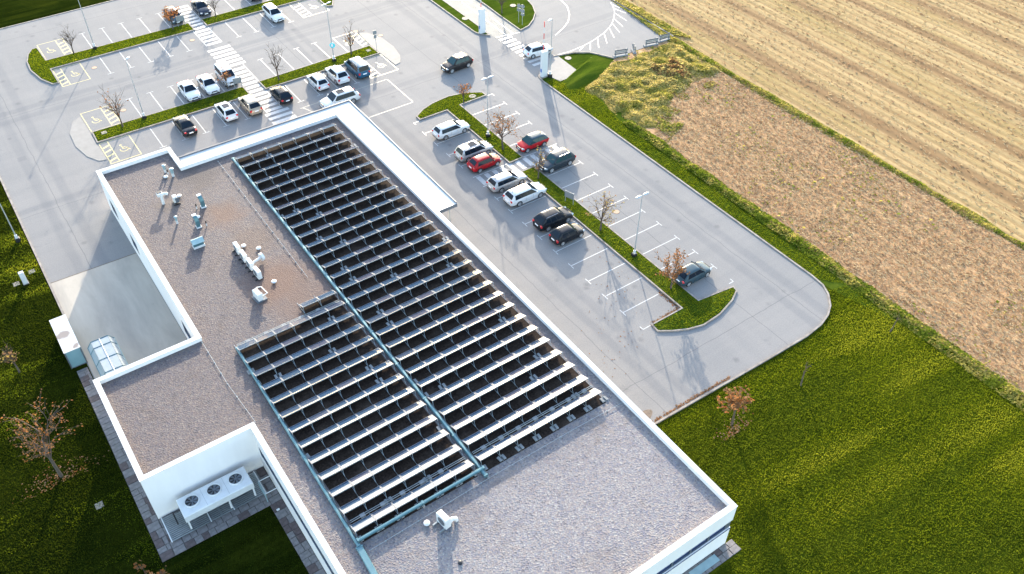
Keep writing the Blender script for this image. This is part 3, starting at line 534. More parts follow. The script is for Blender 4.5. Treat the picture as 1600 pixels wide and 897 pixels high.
# entrance canopy on the two far sides
CAN = ccw([(14.23, 75.23), (14.23, 76.75), (33.0, 76.75), (33.0, 55.3), (30.88, 55.3), (30.88, 75.23)])
mb = MB(); mb.prism(CAN, 4.12, 4.5, 0, 1); can = obj('canopy', mb, ['canopy_white', 'fascia_grey'], BLD)
mb = MB()
mb.box((23.6, 76.7, 4.57), (18.74, .09, .14)); mb.box((32.95, 66.0, 4.57), (.09, 21.3, .14)); mb.box((14.3, 76.0, 4.57), (.07, 1.3, .14))
lp = obj('canopy_edge', mb, 'fascia_grey'); lp.data.transform(Matrix.Translation(-BLD.location)); lp.parent = can
for y in (56.2, 62.5, 69, 75.9):
    mb = MB(); mb.tube([(32.6, y, 0), (32.6, y, 4.12)], .09, 10); obj('canopy_column', mb, 'pole_grey', BLD, True)

# ------------------------------------------------------------------ pavers round the building, each slab an object
rnd = random.Random(5)
PAV = thing('paving', (6, 38, 0), 'stone slab paving round the left corner of the building', None, world=True, kind='structure')
mb = MB()
BEDS = [(-1.7, 38.3, -.82, 59.1), (-.82, 38.3, 7.08, 41.73), (6.12, 20, 7.08, 38.3), (20, 16.5, 31.45, 17.48)]
for a in BEDS: rect(mb, *a, z=.0)
obj('bedding', mb, 'paver_joint', PAV)
pm = {}
def slab_mesh(k, mat, nm):
    if (k, mat) in pm: return pm[(k, mat)]
    rr = random.Random(k * 7 + len(mat)); n = 8; mb = MB(); base = []
    for i in range(n):
        t = 2 * math.pi * i / n; q = max(abs(math.cos(t)), abs(math.sin(t))); base.append((math.cos(t) / q * .5 * rr.uniform(.9, 1.0), math.sin(t) / q * .5 * rr.uniform(.9, 1.0)))
    top = [(x * .94, y * .94) for x, y in base]
    mb.add([(x, y, 0) for x, y in base] + [(x, y, .03) for x, y in base] + [(x, y, .04) for x, y in top],
           [tuple(range(16, 24))] + [(i, (i + 1) % n, n + (i + 1) % n, n + i) for i in range(n)] + [(n + i, n + (i + 1) % n, 2 * n + (i + 1) % n, 2 * n + i) for i in range(n)])
    o = obj(nm, mb, mat, PAV, loc=(0, 0, -50)); pm[(k, mat)] = o; return o
cnt = 0
for bi, (x0, y0, x1, y1) in enumerate(BEDS):
    y = y0
    while y < y1 - .1:
        dy = min(rnd.uniform(.5, .78), y1 - y); x = x0
        if y1 - y - dy < .2: dy = y1 - y
        while x < x1 - .08:
            dx = min(rnd.uniform(.42, .85), x1 - x)
            if x1 - x - dx < .2: dx = x1 - x
            if cnt < 296:
                s = slab_mesh(rnd.randrange(6), rnd.choices(['paver_grey', 'paver_brown'], [3, 1])[0], 'paving_slab')
                used = s.get('used'); o = s if not used else s.copy()
                if used: C.objects.link(o)
                else: s['used'] = 1
                o.location = (x + dx / 2 - 6, y + dy / 2 - 38, .002); o.scale = (dx * .98, dy * .98, 1); o.rotation_euler = (rnd.uniform(-.01, .01), rnd.uniform(-.01, .01), 0)
                cnt += 1
            x += dx
        y += dy

# ------------------------------------------------------------------ solar rows on the roof
PW, PD, PH, PL = 1.46, .80, .55, .2      # panel width, depth on plan, high and low edge above gravel
def panel_mesh():
    mb = MB(); w = PW / 2; sl = Vector((0, PD, PL - PH)); e = sl.normalized(); nrm = Vector((1, 0, 0)).cross(e); L = sl.length
    def P_(x, s, h): return Vector((x, 0, PH)) + e * s + nrm * h
    t = .035; f = .03
    def slab(xa, xb, sa, sb, h0, h1, mi):
        ps = [P_(xa, sa, h0), P_(xb, sa, h0), P_(xb, sb, h0), P_(xa, sb, h0), P_(xa, sa, h1), P_(xb, sa, h1), P_(xb, sb, h1), P_(xa, sb, h1)]
        mb.add(ps, [(3, 2, 1, 0), (4, 5, 6, 7), (0, 1, 5, 4), (1, 2, 6, 5), (2, 3, 7, 6), (3, 0, 4, 7)], mi)
    slab(-w, w, 0, f, 0, .06, 0); slab(-w, w, L - f, L, 0, .06, 0); slab(-w, -w + f, f, L - f, 0, .06, 0); slab(w - f, w, f, L - f, 0, .06, 0)
    slab(-w + f, w - f, f, L - f, .01, .045, 1)
    return mb
def frame_mesh():
    mb = MB(); sl = Vector((0, PD, PL - PH)); r = .022
    mb.tube([(0, -.03, PH + .05), (0, PD + .05, PL + .03)], .026, 4)
    mb.tube([(0, -.02, PH + .04), (0, -.06, .28), (0, -.2, .05)], r * .8, 4, 1); mb.tube([(0, -.55, .035), (0, PD + .5, .035)], r * .8, 4, 1); mb.tube([(0, PD, PL), (0, PD + .03, .03)], r * .8, 4, 1)
    return mb
PROTO_P = obj('collector_panel', panel_mesh(), ['panel_frame', 'collector_glass']); PROTO_F = obj('support_frame', frame_mesh(), ['rail_metal', 'aluminium'])
mb = MB(); mb.bevbox((0, 0, .05), (.2, .42, .1), .01); PROTO_B = obj('ballast_block', mb, 'ballast_concrete')
protos = [PROTO_P, PROTO_F, PROTO_B]
WORDS = ['first', 'second', 'third', 'fourth', 'fifth', 'sixth', 'seventh', 'eighth', 'ninth', 'tenth', 'eleventh', 'twelfth', 'thirteenth', 'fourteenth']
rr = random.Random(11)
def solar_row(x0, y, n, pw, label, group, blocks):
    t = thing('solar_collector_row', (x0, y, RZ), label, 'solar panels', group)
    for i in range(n):
        o = PROTO_P if 'p' not in t and PROTO_P.parent is None else PROTO_P.copy()
        if o is not PROTO_P: C.objects.link(o)
        o.parent = t; o.location = ((i + .5) * pw, 0, 0); o.rotation_euler = (rr.uniform(-.006, .006), rr.uniform(-.004, .004), 0)
    for i in range(n + 1):
        o = PROTO_F if PROTO_F.parent is None else PROTO_F.copy()
        if o is not PROTO_F: C.objects.link(o)
        o.parent = t; o.location = (i * pw, 0, 0)
        if blocks or rr.random() < .1:
            for s in (-1, 1):
                b = PROTO_B if PROTO_B.parent is None else PROTO_B.copy()
                if b is not PROTO_B: C.objects.link(b)
                b.parent = t; b.location = (i * pw + s * .17, -.3 if blocks else -.42, 0); b.rotation_euler = (0, 0, rr.uniform(-.08, .08))
for k in range(28):
    f = k < 14
    solar_row(18.84, 29.99 + k * 1.586, 7, 1.527, '%s row of tilted collectors from the %s end of the long right block' % (WORDS[k if f else 27 - k], 'near' if f else 'far'), 'solar rows of the long right block', k == 0)
for k in range(13):
    f = k < 7
    solar_row(9.25, 29.99 + k * 1.583, 6, 1.505, '%s row of tilted collectors from the %s end of the left block' % (WORDS[k if f else 12 - k], 'near' if f else 'far'), 'solar rows of the left block', k == 0)
solar_row(15.27, 50.5, 2, 1.505, 'short row of only two collectors at the far end of the left block', 'solar rows of the left block', False)
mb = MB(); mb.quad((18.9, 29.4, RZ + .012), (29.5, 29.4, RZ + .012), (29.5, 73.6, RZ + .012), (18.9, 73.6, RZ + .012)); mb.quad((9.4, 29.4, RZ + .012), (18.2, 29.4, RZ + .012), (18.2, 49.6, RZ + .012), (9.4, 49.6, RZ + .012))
mb.quad((15.2, 49.604, RZ + .012), (18.2, 49.604, RZ + .012), (18.2, 51.2, RZ + .012), (15.2, 51.2, RZ + .012)); obj('shade_brown_bed', mb, 'shade_brown_gravel', BLD)  # brown bed under the rows with their shade painted in
# ducts
def duct(name, a, b, w, h, label, mat='blue_metal', cat='duct', joints=None):
    a, b = Vector(a), Vector(b); t = thing(name, (a.x, a.y, a.z), label, cat); d = b - a; L = d.length; rz = math.atan2(d.y, d.x)
    mb = MB(); mb.bevbox((d.x / 2, d.y / 2, 0), (L, w, h), min(w, h) * .3, 0, rz); obj('trunking', mb, mat, t)
    n = joints or max(2, int(L / 4))
    for i in range(n + 1):
        p = d * (i / n); mb = MB(); mb.box((p.x, p.y, -(.01)), (.12, w + .05, h + .04), 0, rz); obj('joint_collar', mb, mat, t)
        mb = MB(); mb.box((p.x + (.12 if abs(d.y) > abs(d.x) else 0), p.y, (RZ - a.z - h / 2) / 2 - h / 4), (.16, .3, max(.06, a.z - RZ - h / 2)), 0, 0); obj('duct_support', mb, 'ballast_concrete', t)
duct('cable_duct', (18.6, 29.0, 4.55), (18.68, 73.6, 4.55), .24, .2, 'long blue-grey duct between the two solar blocks')
duct('cable_duct', (9.02, 29.2, 4.55), (9.26, 49.6, 4.55), .2, .18, 'blue-grey duct along the left edge of the left solar block')
duct('cable_duct', (8.72, 23.0, 4.5), (9.02, 29.1, 4.5), .42, .16, 'wide flat blue-grey duct leaving the solar block towards the viewer')
duct('cable_duct', (9.15, 29.5, 4.68), (18.75, 29.55, 4.68), .2, .2, 'blue-grey duct along the near edge of the left solar block')
def pipes(x0, x1, y, label):
    t = thing('pipe_run', (x0, y, RZ), label, 'pipes'); n = int((x1 - x0) / 1.5)
    for s in (0, .14): mb = MB(); mb.tube([(0, s, .14), (x1 - x0, s, .14)], .03, 6); obj('pipe', mb, 'galvanised', t, True)
    for i in range(n): mb = MB(); mb.bevbox((.9 + i * 1.5, .07, .08), (.34, .3, .16), .02); obj('pipe_clamp', mb, 'ballast_concrete', t)
pipes(18.9, 29.6, 31.05, 'twin pipes behind the nearest row of the long right solar block'); pipes(9.4, 18.3, 31.05, 'twin pipes behind the nearest row of the left solar block')
pipes(9.4, 18.2, 49.95, 'twin pipes along the far end of the left solar block')
# lightning wire with its supports
def wire(pts, label):
    t = thing('lightning_conductor', (pts[0][0], pts[0][1], RZ), label, 'wire', world=True)
    mb = MB(); mb.tube([(x, y, RZ + .1) for x, y in pts], .014, 4); obj('wire', mb, 'aluminium', t)
    for a, b in zip(pts, pts[1:]):
        L = math.dist(a, b); n = max(1, int(L / 1.2))
        for i in range(n): u = i / n; mb = MB(); mb.prism([(a[0] + (b[0] - a[0]) * u + .06 * math.cos(R(60 * q)), a[1] + (b[1] - a[1]) * u + .06 * math.sin(R(60 * q))) for q in range(6)], RZ, RZ + .08); obj('wire_support', mb, 'galvanised' if i % 2 else 'ballast_concrete', t)
wire([(7.3, 52.0), (7.32, 46.8), (7.6, 42.2)], 'thin lightning wire across the gravel near the two notches'); wire([(17.35, 74.3), (17.33, 66.2), (17.3, 54.0)], 'thin lightning wire left of the far solar rows'); wire([(30.4, 28.66), (26.2, 28.76), (19.3, 28.8), (9.4, 28.6)], 'thin lightning wire in front of the nearest solar rows')

# ------------------------------------------------------------------ things on the gravel roof
def vent(x, y, h, r, label, mats=('pipe_white', 'pale_blue_metal'), cap=True):
    t = thing('vent_pipe', (x, y, RZ), label, 'vent'); mb = MB(); mb.tube([(0, 0, 0), (0, 0, h * .5)], r * .85, 10); obj('base_collar', mb, mats[0], t, True)
    mb = MB(); mb.tube([(0, 0, h * .5), (0, 0, h)], r, 10)
    obj('stack', mb, mats[1], t, True)
    if cap: mb = MB(); mb.tube([(0, 0, h + .03), (0, 0, h + .08), (0, 0, h + .14)], [r * 1.35, r * 1.35, r * .3], 10); obj('rain_cap', mb, mats[1], t, True)
vent(12.55, 75.5, .75, .13, 'capped grey-blue vent pipe near the far left parapet'); vent(12.95, 74.45, .8, .15, 'capped grey-blue vent pipe beside the inner parapet corner')
vent(10.8, 67.3, .7, .11, 'thin capped pale vent pipe left of the square blue stacks')
for (x, y, l) in ((12.65, 75.0, 'short black-topped pipe beside the far left parapet'), (13.0, 68.35, 'short black-topped pipe left of the upper blue stack'), (12.85, 65.5, 'short black-topped pipe right of the lower blue stack')):
    vent(x, y, .6, .06, l, ('pipe_white', 'black_plastic'), False)
def stack(x, y, label):
    t = thing('square_stack', (x, y, RZ), label, 'vent'); mb = MB(); mb.bevbox((0, 0, .06), (.46, .46, .12), .02); obj('curb', mb, 'pipe_white', t)
    mb = MB(); pts = [(0, 0, .12), (0, .03, .7), (-.03, .1, .95), (-.05, .28, 1.05)]
    for a, b in zip(pts, pts[1:]):
        pass
    n = 4; vs = []; w = .17
    for p, (ty, tz) in zip(pts, ((0, 1), (.15, 1), (.6, .8), (1, .3))):
        l = math.hypot(ty, tz); ny, nz = -tz / l, ty / l
        for sx, sn in ((-1, -1), (1, -1), (1, 1), (-1, 1)): vs.append((p[0] + sx * w, p[1] + sn * w * ny, p[2] + sn * w * nz))
    fs = [(i * 4 + k, i * 4 + (k + 1) % 4, i * 4 + 4 + (k + 1) % 4, i * 4 + 4 + k) for i in range(3) for k in range(4)] + [(3, 2, 1, 0), (12, 13, 14, 15)]
    mb.add(vs, fs); obj('cowl', mb, 'blue_metal', t); mb = MB(); mb.box((-.05, .3, 1.2), (.38, .3, .06)); obj('cowl_lid', mb, 'pipe_white', t)
stack(13.6, 68.3, 'blue square vent stack with white lid, right of the gooseneck'); stack(12.2, 65.75, 'blue square vent stack with white lid above the big hood')
t = thing('vent_hood', (11.25, 63.2, RZ), 'wide pale blue vent hood with a barrel-shaped top', 'vent hood'); mb = MB(); mb.bevbox((0, 0, .1), (1.0, .5, .2), .02); obj('curb', mb, 'pipe_white', t)
mb = MB(); mb.box((0, 0, .38), (.92, .4, .36)); obj('hood_body', mb, 'blue_metal', t)
mb = MB(); n = 8; pr = [(-.34 + .68 * i / n, .56 + .34 * math.sin(math.pi * i / n)) for i in range(n + 1)]
vs = [(-.52, y, z) for y, z in pr] + [(.52, y, z) for y, z in pr]; k = len(pr)
mb.add(vs, [(i, i + 1, k + i + 1, k + i) for i in range(n)] + [tuple(range(k)), tuple(range(2 * k - 1, k - 1, -1)), (0, k, 2 * k - 1, k - 1)]); obj('hood_top', mb, 'pale_blue_metal', t, True)
t = thing('gooseneck_vent', (10.85, 70.7, RZ), 'white bent gooseneck pipe with a dark square mouth', 'vent'); mb = MB()
mb.tube([(-.1, .1, 0), (-.1, .1, .7), (-.02, .16, 1.0), (.25, .1, 1.05), (.5, 0, .95)], .14, 10); obj('bent_pipe', mb, 'pipe_white', t, True)
mb = MB(); mb.box((-.15, .32, 1.0), (.5, .46, .3)); obj('mouth_box', mb, 'pipe_white', t); mb = MB(); mb.box((-.16, .42, 1.16), (.42, .36, .05)); obj('mouth_grille', mb, 'black_plastic', t)
t = thing('fan_box', (11.75, 70.3, RZ), 'small white fan box beside the gooseneck pipe', 'fan'); mb = MB(); mb.bevbox((0, 0, .5), (.36, .5, .62), .04); obj('casing', mb, 'equipment_white', t)
mb = MB(); mb.box((.1, -.27, .42), (.3, .06, .5)); obj('louvre', mb, 'fascia_grey', t); mb = MB(); mb.box((0, -.1, .08), (.6, .6, .1)); obj('plinth', mb, 'black_plastic', t)
for (x, y, l) in ((12.3, 71.0, 'low round pale cap right of the white fan box'), (12.6, 67.0, 'low round pale cap between the two blue stacks'), (14.45, 60.9, 'low round pale cap beside the top of the condenser row'), (15.4, 59.85, 'low round grey cap above the round duct end'), (14.75, 55.15, 'low round pale cap right of the last condenser'), (13.45, 28.2, 'low round white cap in front of the near duct'), (12.3, 74.6, 'low round pale cap near the far left parapet')):
    t = thing('roof_vent', (x, y, RZ), l, 'vent'); mb = MB(); mb.tube([(0, 0, 0), (0, 0, .12)], .12, 12); obj('neck', mb, 'galvanised', t, True); mb = MB(); mb.tube([(0, 0, .12), (0, 0, .17), (0, 0, .22)], [.22, .22, .1], 14); obj('lid', mb, 'pipe_white', t, True)
t = thing('roof_drain', (13.75, 24.65, RZ), 'small round black roof drain in the near gravel', 'drain'); mb = MB(); mb.tube([(0, 0, 0), (0, 0, .1), (0, 0, .14)], [.15, .14, .06], 12); obj('grate', mb, 'black_plastic', t, True)
# condensers in a row
def condenser(x, y, rz, label, w=.95):
    t = thing('condenser_unit', (x, y, RZ), label, 'air conditioner', 'condenser units on the roof', rz)
    mb = MB(); mb.bevbox((0, 0, .5), (.34, w, .76), .03); obj('casing', mb, 'equipment_white', t)
    mb = MB(); mb.tube([(-.18, .08, .5), (-.165, .08, .5)], .3, 16); obj('fan_grille', mb, 'fascia_grey', t)
    for s in (-1, 1): mb = MB(); mb.box((-.05, s * w * .32, .06), (.75, .1, .12)); obj('foot_rail', mb, 'black_plastic', t)
for i, (x, y, l) in enumerate(((13.78, 60.5, 'farthest of the four white condensers standing in a row'), (13.82, 59.2, 'second white condenser from the far end of the row of four'), (13.88, 57.9, 'third white condenser from the far end of the row of four'), (13.95, 56.55, 'nearest of the four white condensers standing in a row'))): condenser(x, y, .02 * i, l)
t = thing('condenser_unit', (13.0, 54.05, RZ), 'single white condenser with a bracket frame below the row of four', 'air conditioner', 'condenser units on the roof', .1)
mb = MB(); mb.bevbox((-.1, 0, .5), (.42, .95, .7), .05); obj('casing', mb, 'equipment_white', t)
mb = MB(); mb.tube([(.1, .55, .75), (.5, .45, .7), (.55, -.5, .65), (.1, -.5, .6)], .05, 6); obj('bracket', mb, 'pipe_white', t, True)
mb = MB(); mb.box((0, 0, .06), (.9, 1.0, .1)); obj('foot_rail', mb, 'fascia_grey', t)
t = thing('duct_elbow', (14.2, 58.15, RZ), 'white pipe elbow ending in a round disc beside the condensers', 'duct'); mb = MB(); mb.tube([(-.2, -.3, .5), (.75, .05, .5)], .12, 10); obj('pipe', mb, 'pipe_white', t, True)
mb = MB(); mb.tube([(.75, .05, .5), (.95, .1, .5)], .36, 16); obj('end_disc', mb, 'equipment_white', t, True)
t = thing('heat_pump', (14.35, 27.55, RZ), 'white slim outdoor unit with an elbow pipe in front of the solar rows', 'air conditioner', rz=.15); mb = MB(); mb.bevbox((0, 0, .62), (.42, .95, .95), .04); obj('casing', mb, 'equipment_white', t)
mb = MB(); mb.tube([(-.22, 0, .6), (-.205, 0, .6)], .34, 16); obj('fan_grille', mb, 'fascia_grey', t); mb = MB(); mb.tube([(.15, -.3, .35), (.5, -.25, .42), (.75, -.3, .25), (.8, -.3, 0)], .15, 8); obj('elbow_pipe', mb, 'pipe_white', t, True)
for s in (-.3, .4): mb = MB(); mb.box((-.1, s, .07), (1.0, .1, .14)); obj('foot_rail', mb, 'galvanised', t)

# ------------------------------------------------------------------ dry cooler in the lower notch
t = thing('dry_cooler', (3.2, 40.35, 0), 'long white cooler with three round fans on legs in the lower notch', 'cooler')
mb = MB(); mb.bevbox((0, 0, 1.5), (5.0, 1.75, .62), .05); obj('casing', mb, 'equipment_white', t)
for i in (-1, 0, 1):
    mb = MB(); n = 24; ro, ri = .52, .46; x0 = i * 1.6
    mb.ring([(x0 + ro * math.cos(2 * math.pi * k / n), .1 + ro * math.sin(2 * math.pi * k / n)) for k in range(n)], [(x0 + ri * math.cos(2 * math.pi * k / n), .1 + ri * math.sin(2 * math.pi * k / n)) for k in range(n)], 1.8, 1.93); f = obj('fan', mb, 'equipment_white', t)
    mb = MB(); mb.disc((x0, .1), ri + .005, 1.8, 1.822, 24); o = obj('fan_well', mb, 'black_plastic'); o.parent = f
    for q in range(7):
        a = 2 * math.pi * q / 7 + i; mb = MB(); r0, r1 = .1, .43
        ps = [(x0 + r * math.cos(b), .1 + r * math.sin(b), z) for r, b, z in ((r0, a, 1.84), (r1, a - .12, 1.835), (r1, a + .42, 1.875), (r0, a + .5, 1.87))]
        mb.add(ps, [(0, 1, 2, 3)]); o = obj('fan_blade', mb, 'fascia_grey'); o.parent = f
    mb = MB(); mb.disc((x0, .1), .1, 1.825, 1.9, 10); o = obj('fan_hub', mb, 'fascia_grey'); o.parent = f
for x in (-2.35, .6, 2.4):
    for y in (-.75, .75): mb = MB(); mb.box((x, y, .66), (.12, .12, 1.08)); obj('leg', mb, 'equipment_white', t)
mb = MB(); mb.tube([(-2.5, .2, 1.4), (-3.0, .25, 1.4), (-3.0, .1, .1)], .05, 8); obj('water_pipe', mb, 'black_plastic', t, True)
for x in (-.8, .8): mb = MB(); mb.box((x, 0, 1.812), (.012, 1.6, .006)); obj('seam', mb, 'fascia_grey', t)
t = thing('steel_platform', (3.2, 40.35, 0), 'slatted steel platform under the white cooler', 'platform', world=True)
for i in range(14): mb = MB(); mb.box((2.9, 39.4 + i * .16, .16), (7.0, .1, .03)); obj('slat', mb, 'galvanised', t)
for x in (-.62, 2.2, 3.9, 6.3): mb = MB(); mb.box((x, 40.45, .19), (.07, 2.3, .05)); obj('cross_bar', mb, 'equipment_white', t)
for x in (-.55, 3.0, 6.2): mb = MB(); mb.box((x, 40.5, .09), (.14, 2.0, .1)); obj('bearer', mb, 'galvanised', t)
t = thing('guard_rail', (6.4, 39.25, 0), 'pale steel gate frame beside the white cooler', 'railing', world=True)
mb = MB(); mb.tube([(6.12, 39.9, .2), (6.12, 39.9, 1.05), (6.12, 38.65, 1.05), (6.12, 38.65, .05)], .04, 6); obj('rail', mb, 'pale_blue_metal', t, True)
for y in (39.9, 38.65): mb = MB(); mb.tube([(6.12, y, 1.05), (7.05, y, 1.05)], .03, 6); obj('top_rail', mb, 'equipment_white', t, True)
for i in range(6): mb = MB(); mb.tube([(6.12, 38.85 + i * .2, .1), (6.12, 38.85 + i * .2, 1.04)], .015, 5); obj('baluster', mb, 'pale_blue_metal', t)
mb = MB(); mb.box((6.45, 37.6, .1), (.22, .1, .12)); tag(obj('wall_lamp', mb, 'lamp_white'), 'tiny white ground lamp on the paving beside the dark lawn', 'lamp')
mb = MB(); mb.prism(ccw([(27.2, 17.3), (29.6, 17.3), (29.6, 16.75), (27.2, 16.75)]), .03, .09); tag(obj('light_well_cover', mb, 'pale_blue_metal'), 'pale blue cover plate on the slabs under the south wall', 'cover')

# ------------------------------------------------------------------ container and glazed shelter in the yard
t = thing('storage_container', (-1.3, 61.85, 0), 'white storage container with rust-stained top beside the yard', 'container')
mb = MB(); mb.box((0, 0, .98), (1.27, 4.5, 1.76)); obj('body', mb, 'container_blue', t)
mb = MB(); mb.box((0, 0, 1.885), (1.31, 4.54, .05)); obj('lid', mb, 'container_white', t)
for x in (-.6, .6):
    for y in (-2.22, 2.22): mb = MB(); mb.box((x, y, .95), (.1, .1, 1.84)); obj('corner_post', mb, 'fascia_grey', t)
mb = MB(); mb.box((0, 0, .05), (1.3, 4.5, .1)); obj('base_frame', mb, 'fascia_grey', t)
for i in range(7): mb = MB(); mb.box((.65, -1.9 + i * .63, .98), (.03, .12, 1.6)); obj('side_rib', mb, 'container_blue', t)
t = thing('bike_shelter', (.87, 56.0, 0), 'pale glazed shelter with ribbed roof against the white wall', 'shelter', world=True)
sec = [(-.2, 1.55), (.18, 2.05), (1.55, 2.05), (1.93, 1.55)]; ys = [59.45, 58.6, 57.05, 55.5, 53.95, 52.55]
for a, b in zip(ys, ys[1:]):
    for (x0, z0), (x1, z1) in zip(sec, sec[1:]):
        segs = [(0, .5), (.5, 1)] if x1 - x0 > .6 else [(0, 1)]
        for s0, s1 in segs:
            p = [(x0 + (x1 - x0) * s, z0 + (z1 - z0) * s) for s in (s0 + .015, s1 - .015)]; mb = MB()
            mb.add([(p[0][0], a - .04, p[0][1]), (p[0][0], b + .04, p[0][1]), (p[1][0], b + .04, p[1][1]), (p[1][0], a - .04, p[1][1])] + [(p[0][0], a - .04, p[0][1] - .02), (p[0][0], b + .04, p[0][1] - .02), (p[1][0], b + .04, p[1][1] - .02), (p[1][0], a - .04, p[1][1] - .02)],
                   [(0, 1, 2, 3), (7, 6, 5, 4), (0, 4, 5, 1), (1, 5, 6, 2), (2, 6, 7, 3), (3, 7, 4, 0)]); obj('roof_pane', mb, 'polycarbonate', t)
for y in ys:
    mb = MB(); mb.tube([(-.2, y, .0)] + [(x, y, z + .01) for x, z in sec] + [(1.93, y, 0)], .035, 5); obj('rib', mb, 'blue_metal', t)
mb = MB(); mb.tube([(.865, 59.45, 2.08), (.865, 52.55, 2.08)], .03, 5); obj('ridge_bar', mb, 'equipment_white', t)
for x in (-.2, 1.93): mb = MB(); mb.tube([(x, 59.45, 1.56), (x, 52.55, 1.56)], .035, 5); obj('eaves_bar', mb, 'blue_metal', t)

# ------------------------------------------------------------------ cars
def lerp(a, b, t): return a + (b - a) * t
KIND = {  # length, width, height, wheelbase, cowl, screen top, roof end, rear glass foot, belt, nose, deck, roof half width share, wheel radius
    'hatch': (4.15, 1.76, 1.47, 2.55, 1.02, 1.75, .78, .2, .95, .74, .95, .68, .31),
    'small': (3.85, 1.72, 1.5, 2.45, .95, 1.62, .66, .16, .97, .76, .96, .68, .3),
    'saloon': (4.6, 1.8, 1.43, 2.75, 1.3, 2.05, 1.6, .82, .92, .72, .95, .64, .32),
    'estate': (4.65, 1.8, 1.48, 2.72, 1.2, 1.98, .55, .14, .95, .74, .97, .68, .32),
    'suv': (4.45, 1.85, 1.66, 2.67, 1.12, 1.82, .72, .16, 1.06, .86, 1.07, .7, .36),
    'mpv': (4.65, 1.85, 1.66, 2.78, .98, 1.85, .5, .14, 1.02, .8, 1.03, .71, .33),
    'van': (4.4, 1.81, 1.82, 2.73, .8, 1.5, .3, .08, 1.08, .86, 1.09, .8, .32)}
def car(kind, x, y, heading, paint, label, roof=None, rails=None, sunroof=False, glass='car_glass', cladding=False, dL=0.0, cat='car', k=.9):
    L, Wd, H, wb, xc, xw, xr, xb, belt, nose, deck, rs, wr = KIND[kind]; L += dL; F = L / 2; hw = Wd / 2
    t = thing('parked_car', (x, y, 0), label, cat, 'cars in the car park', R(heading)); t.scale = (k, k, k)
    XC, XW, XR, XB = F - xc, F - xw, -F + xr, -F + xb
    S = [(F, .46, .5, .3), (F - .05, .6, .72, .24), (F - .17, nose - .05, .87, .21), (F - .4, lerp(nose, belt, .2), .96, .2), (F - .75, lerp(nose, belt, .6), .995, .2), (XC, belt - .01, 1, .2), (.1, belt, 1, .2), (-F + .95, lerp(belt, deck, .6), .995, .2), (-F + .45, deck, .965, .22), (-F + .16, deck - .04, .9, .24), (-F + .04, deck - .2, .8, .28), (-F, .55, .7, .32)]
    mb = MB(); rings = []
    for (sx, zt, f, zb) in S:
        w = hw * f; d = zt - zb
        half = [(0, zb), (.76 * w, zb), (.95 * w, zb + .07), (w, zb + .33 * d), (w, zb + .62 * d), (.975 * w, zb + .86 * d), (.88 * w, zt), (.5 * w, zt + .015), (0, zt + .022)]
        rings.append([(sx, a, b) for a, b in half] + [(sx, -a, b) for a, b in half[-2:0:-1]])
    n = len(rings[0]); mb.v = [p for r_ in rings for p in r_]
    for i in range(len(rings) - 1):
        for k in range(n): mb.f.append((i * n + k, i * n + (k + 1) % n, (i + 1) * n + (k + 1) % n, (i + 1) * n + k)); mb.m.append(0)
    mb.f += [tuple(range(n - 1, -1, -1)), tuple(range(len(mb.v) - n, len(mb.v)))]; mb.m += [0, 0]
    mb.f = [tuple(reversed(f)) for f in mb.f]
    body = obj('body', mb, paint, t, True, angle=70); sm = body.modifiers.new('round', 'SUBSURF'); sm.levels = 1; sm.render_levels = 1
    # cabin
    hb, hr = hw * .93, hw * rs; zr = H
    st = [(XC, 0), (lerp(XC, XW, .5), .47), (XW, .95), (XW - .22, .985), (lerp(XW, XR, .4), 1.0), (lerp(XW, XR, .8), .975), (XR, .925), (lerp(XR, XB, .5), .46), (XB, 0)]
    mb = MB(); rings = []
    for sx, q in st:
        w2 = lerp(hb, hr, q); z = lerp(belt, zr, q)
        half = [(hb, belt - .04), (lerp(hb, w2, .5), lerp(belt - .03, z - .05 * q, .5)), (w2, z - .075 * q), (w2 - .045, z - .03 * q), (w2 * .78, z - .002 * q), (w2 * .4, z + .012 * q), (0, z + .016 * q)]
        rings.append([(sx, a, b) for a, b in half] + [(sx, -a, b) for a, b in half[-2::-1]])
    n = len(rings[0]); mb.v = [p for r_ in rings for p in r_]
    for i in range(len(rings) - 1):
        for k in range(n - 1): mb.f.append((i * n + k, i * n + k + 1, (i + 1) * n + k + 1, (i + 1) * n + k)); mb.m.append(0)
    mb.f = [tuple(reversed(f)) for f in mb.f]
    obj('cabin', mb, roof or paint, t, True, angle=50)
    def pane(name, pts, off, g=glass):
        p = [Vector(q) for q in pts]; nn = (p[1] - p[0]).cross(p[3] - p[0]).normalized()
        if nn.dot(off) < 0: p = p[::-1]; nn = -nn
        m2 = MB(); k = len(p); m2.add([q + nn * .022 for q in p] + [q - nn * .01 for q in p], [tuple(range(k))] + [(i, k + i, k + (i + 1) % k, (i + 1) % k) for i in range(k)])
        return obj(name, m2, g, t)
    def scr(xa, xb_, q0, q1, name, off, qt, sc0, sc1):
        pts = []
        for q, s in ((q0, -1), (q0, 1), (q1, 1), (q1, -1)):
            w = lerp(hb * sc0, (hr - .05) * sc1, q); pts.append((lerp(xa, xb_, q), s * w, lerp(belt + .0, lerp(belt, zr, qt), q)))
        return pane(name, pts, off)
    scr(XC, XW, .05, .96, 'windshield', Vector((1, 0, 1)), .955, .9, .99); scr(XB, XR, .16, .93, 'rear_window', Vector((-1, 0, .6)), .93, .8, .92)
    fx = lambda q: lerp(XC - .28, XW - .12, q); rx = lambda q: lerp(XB + (.5 if kind != 'saloon' else .34), XR + .14, q)
    span = fx(.5) - rx(.5); cutsx = [.46, .9] if kind == 'saloon' else ([.38, .72] if kind in ('estate', 'mpv', 'van', 'suv') else [.5])
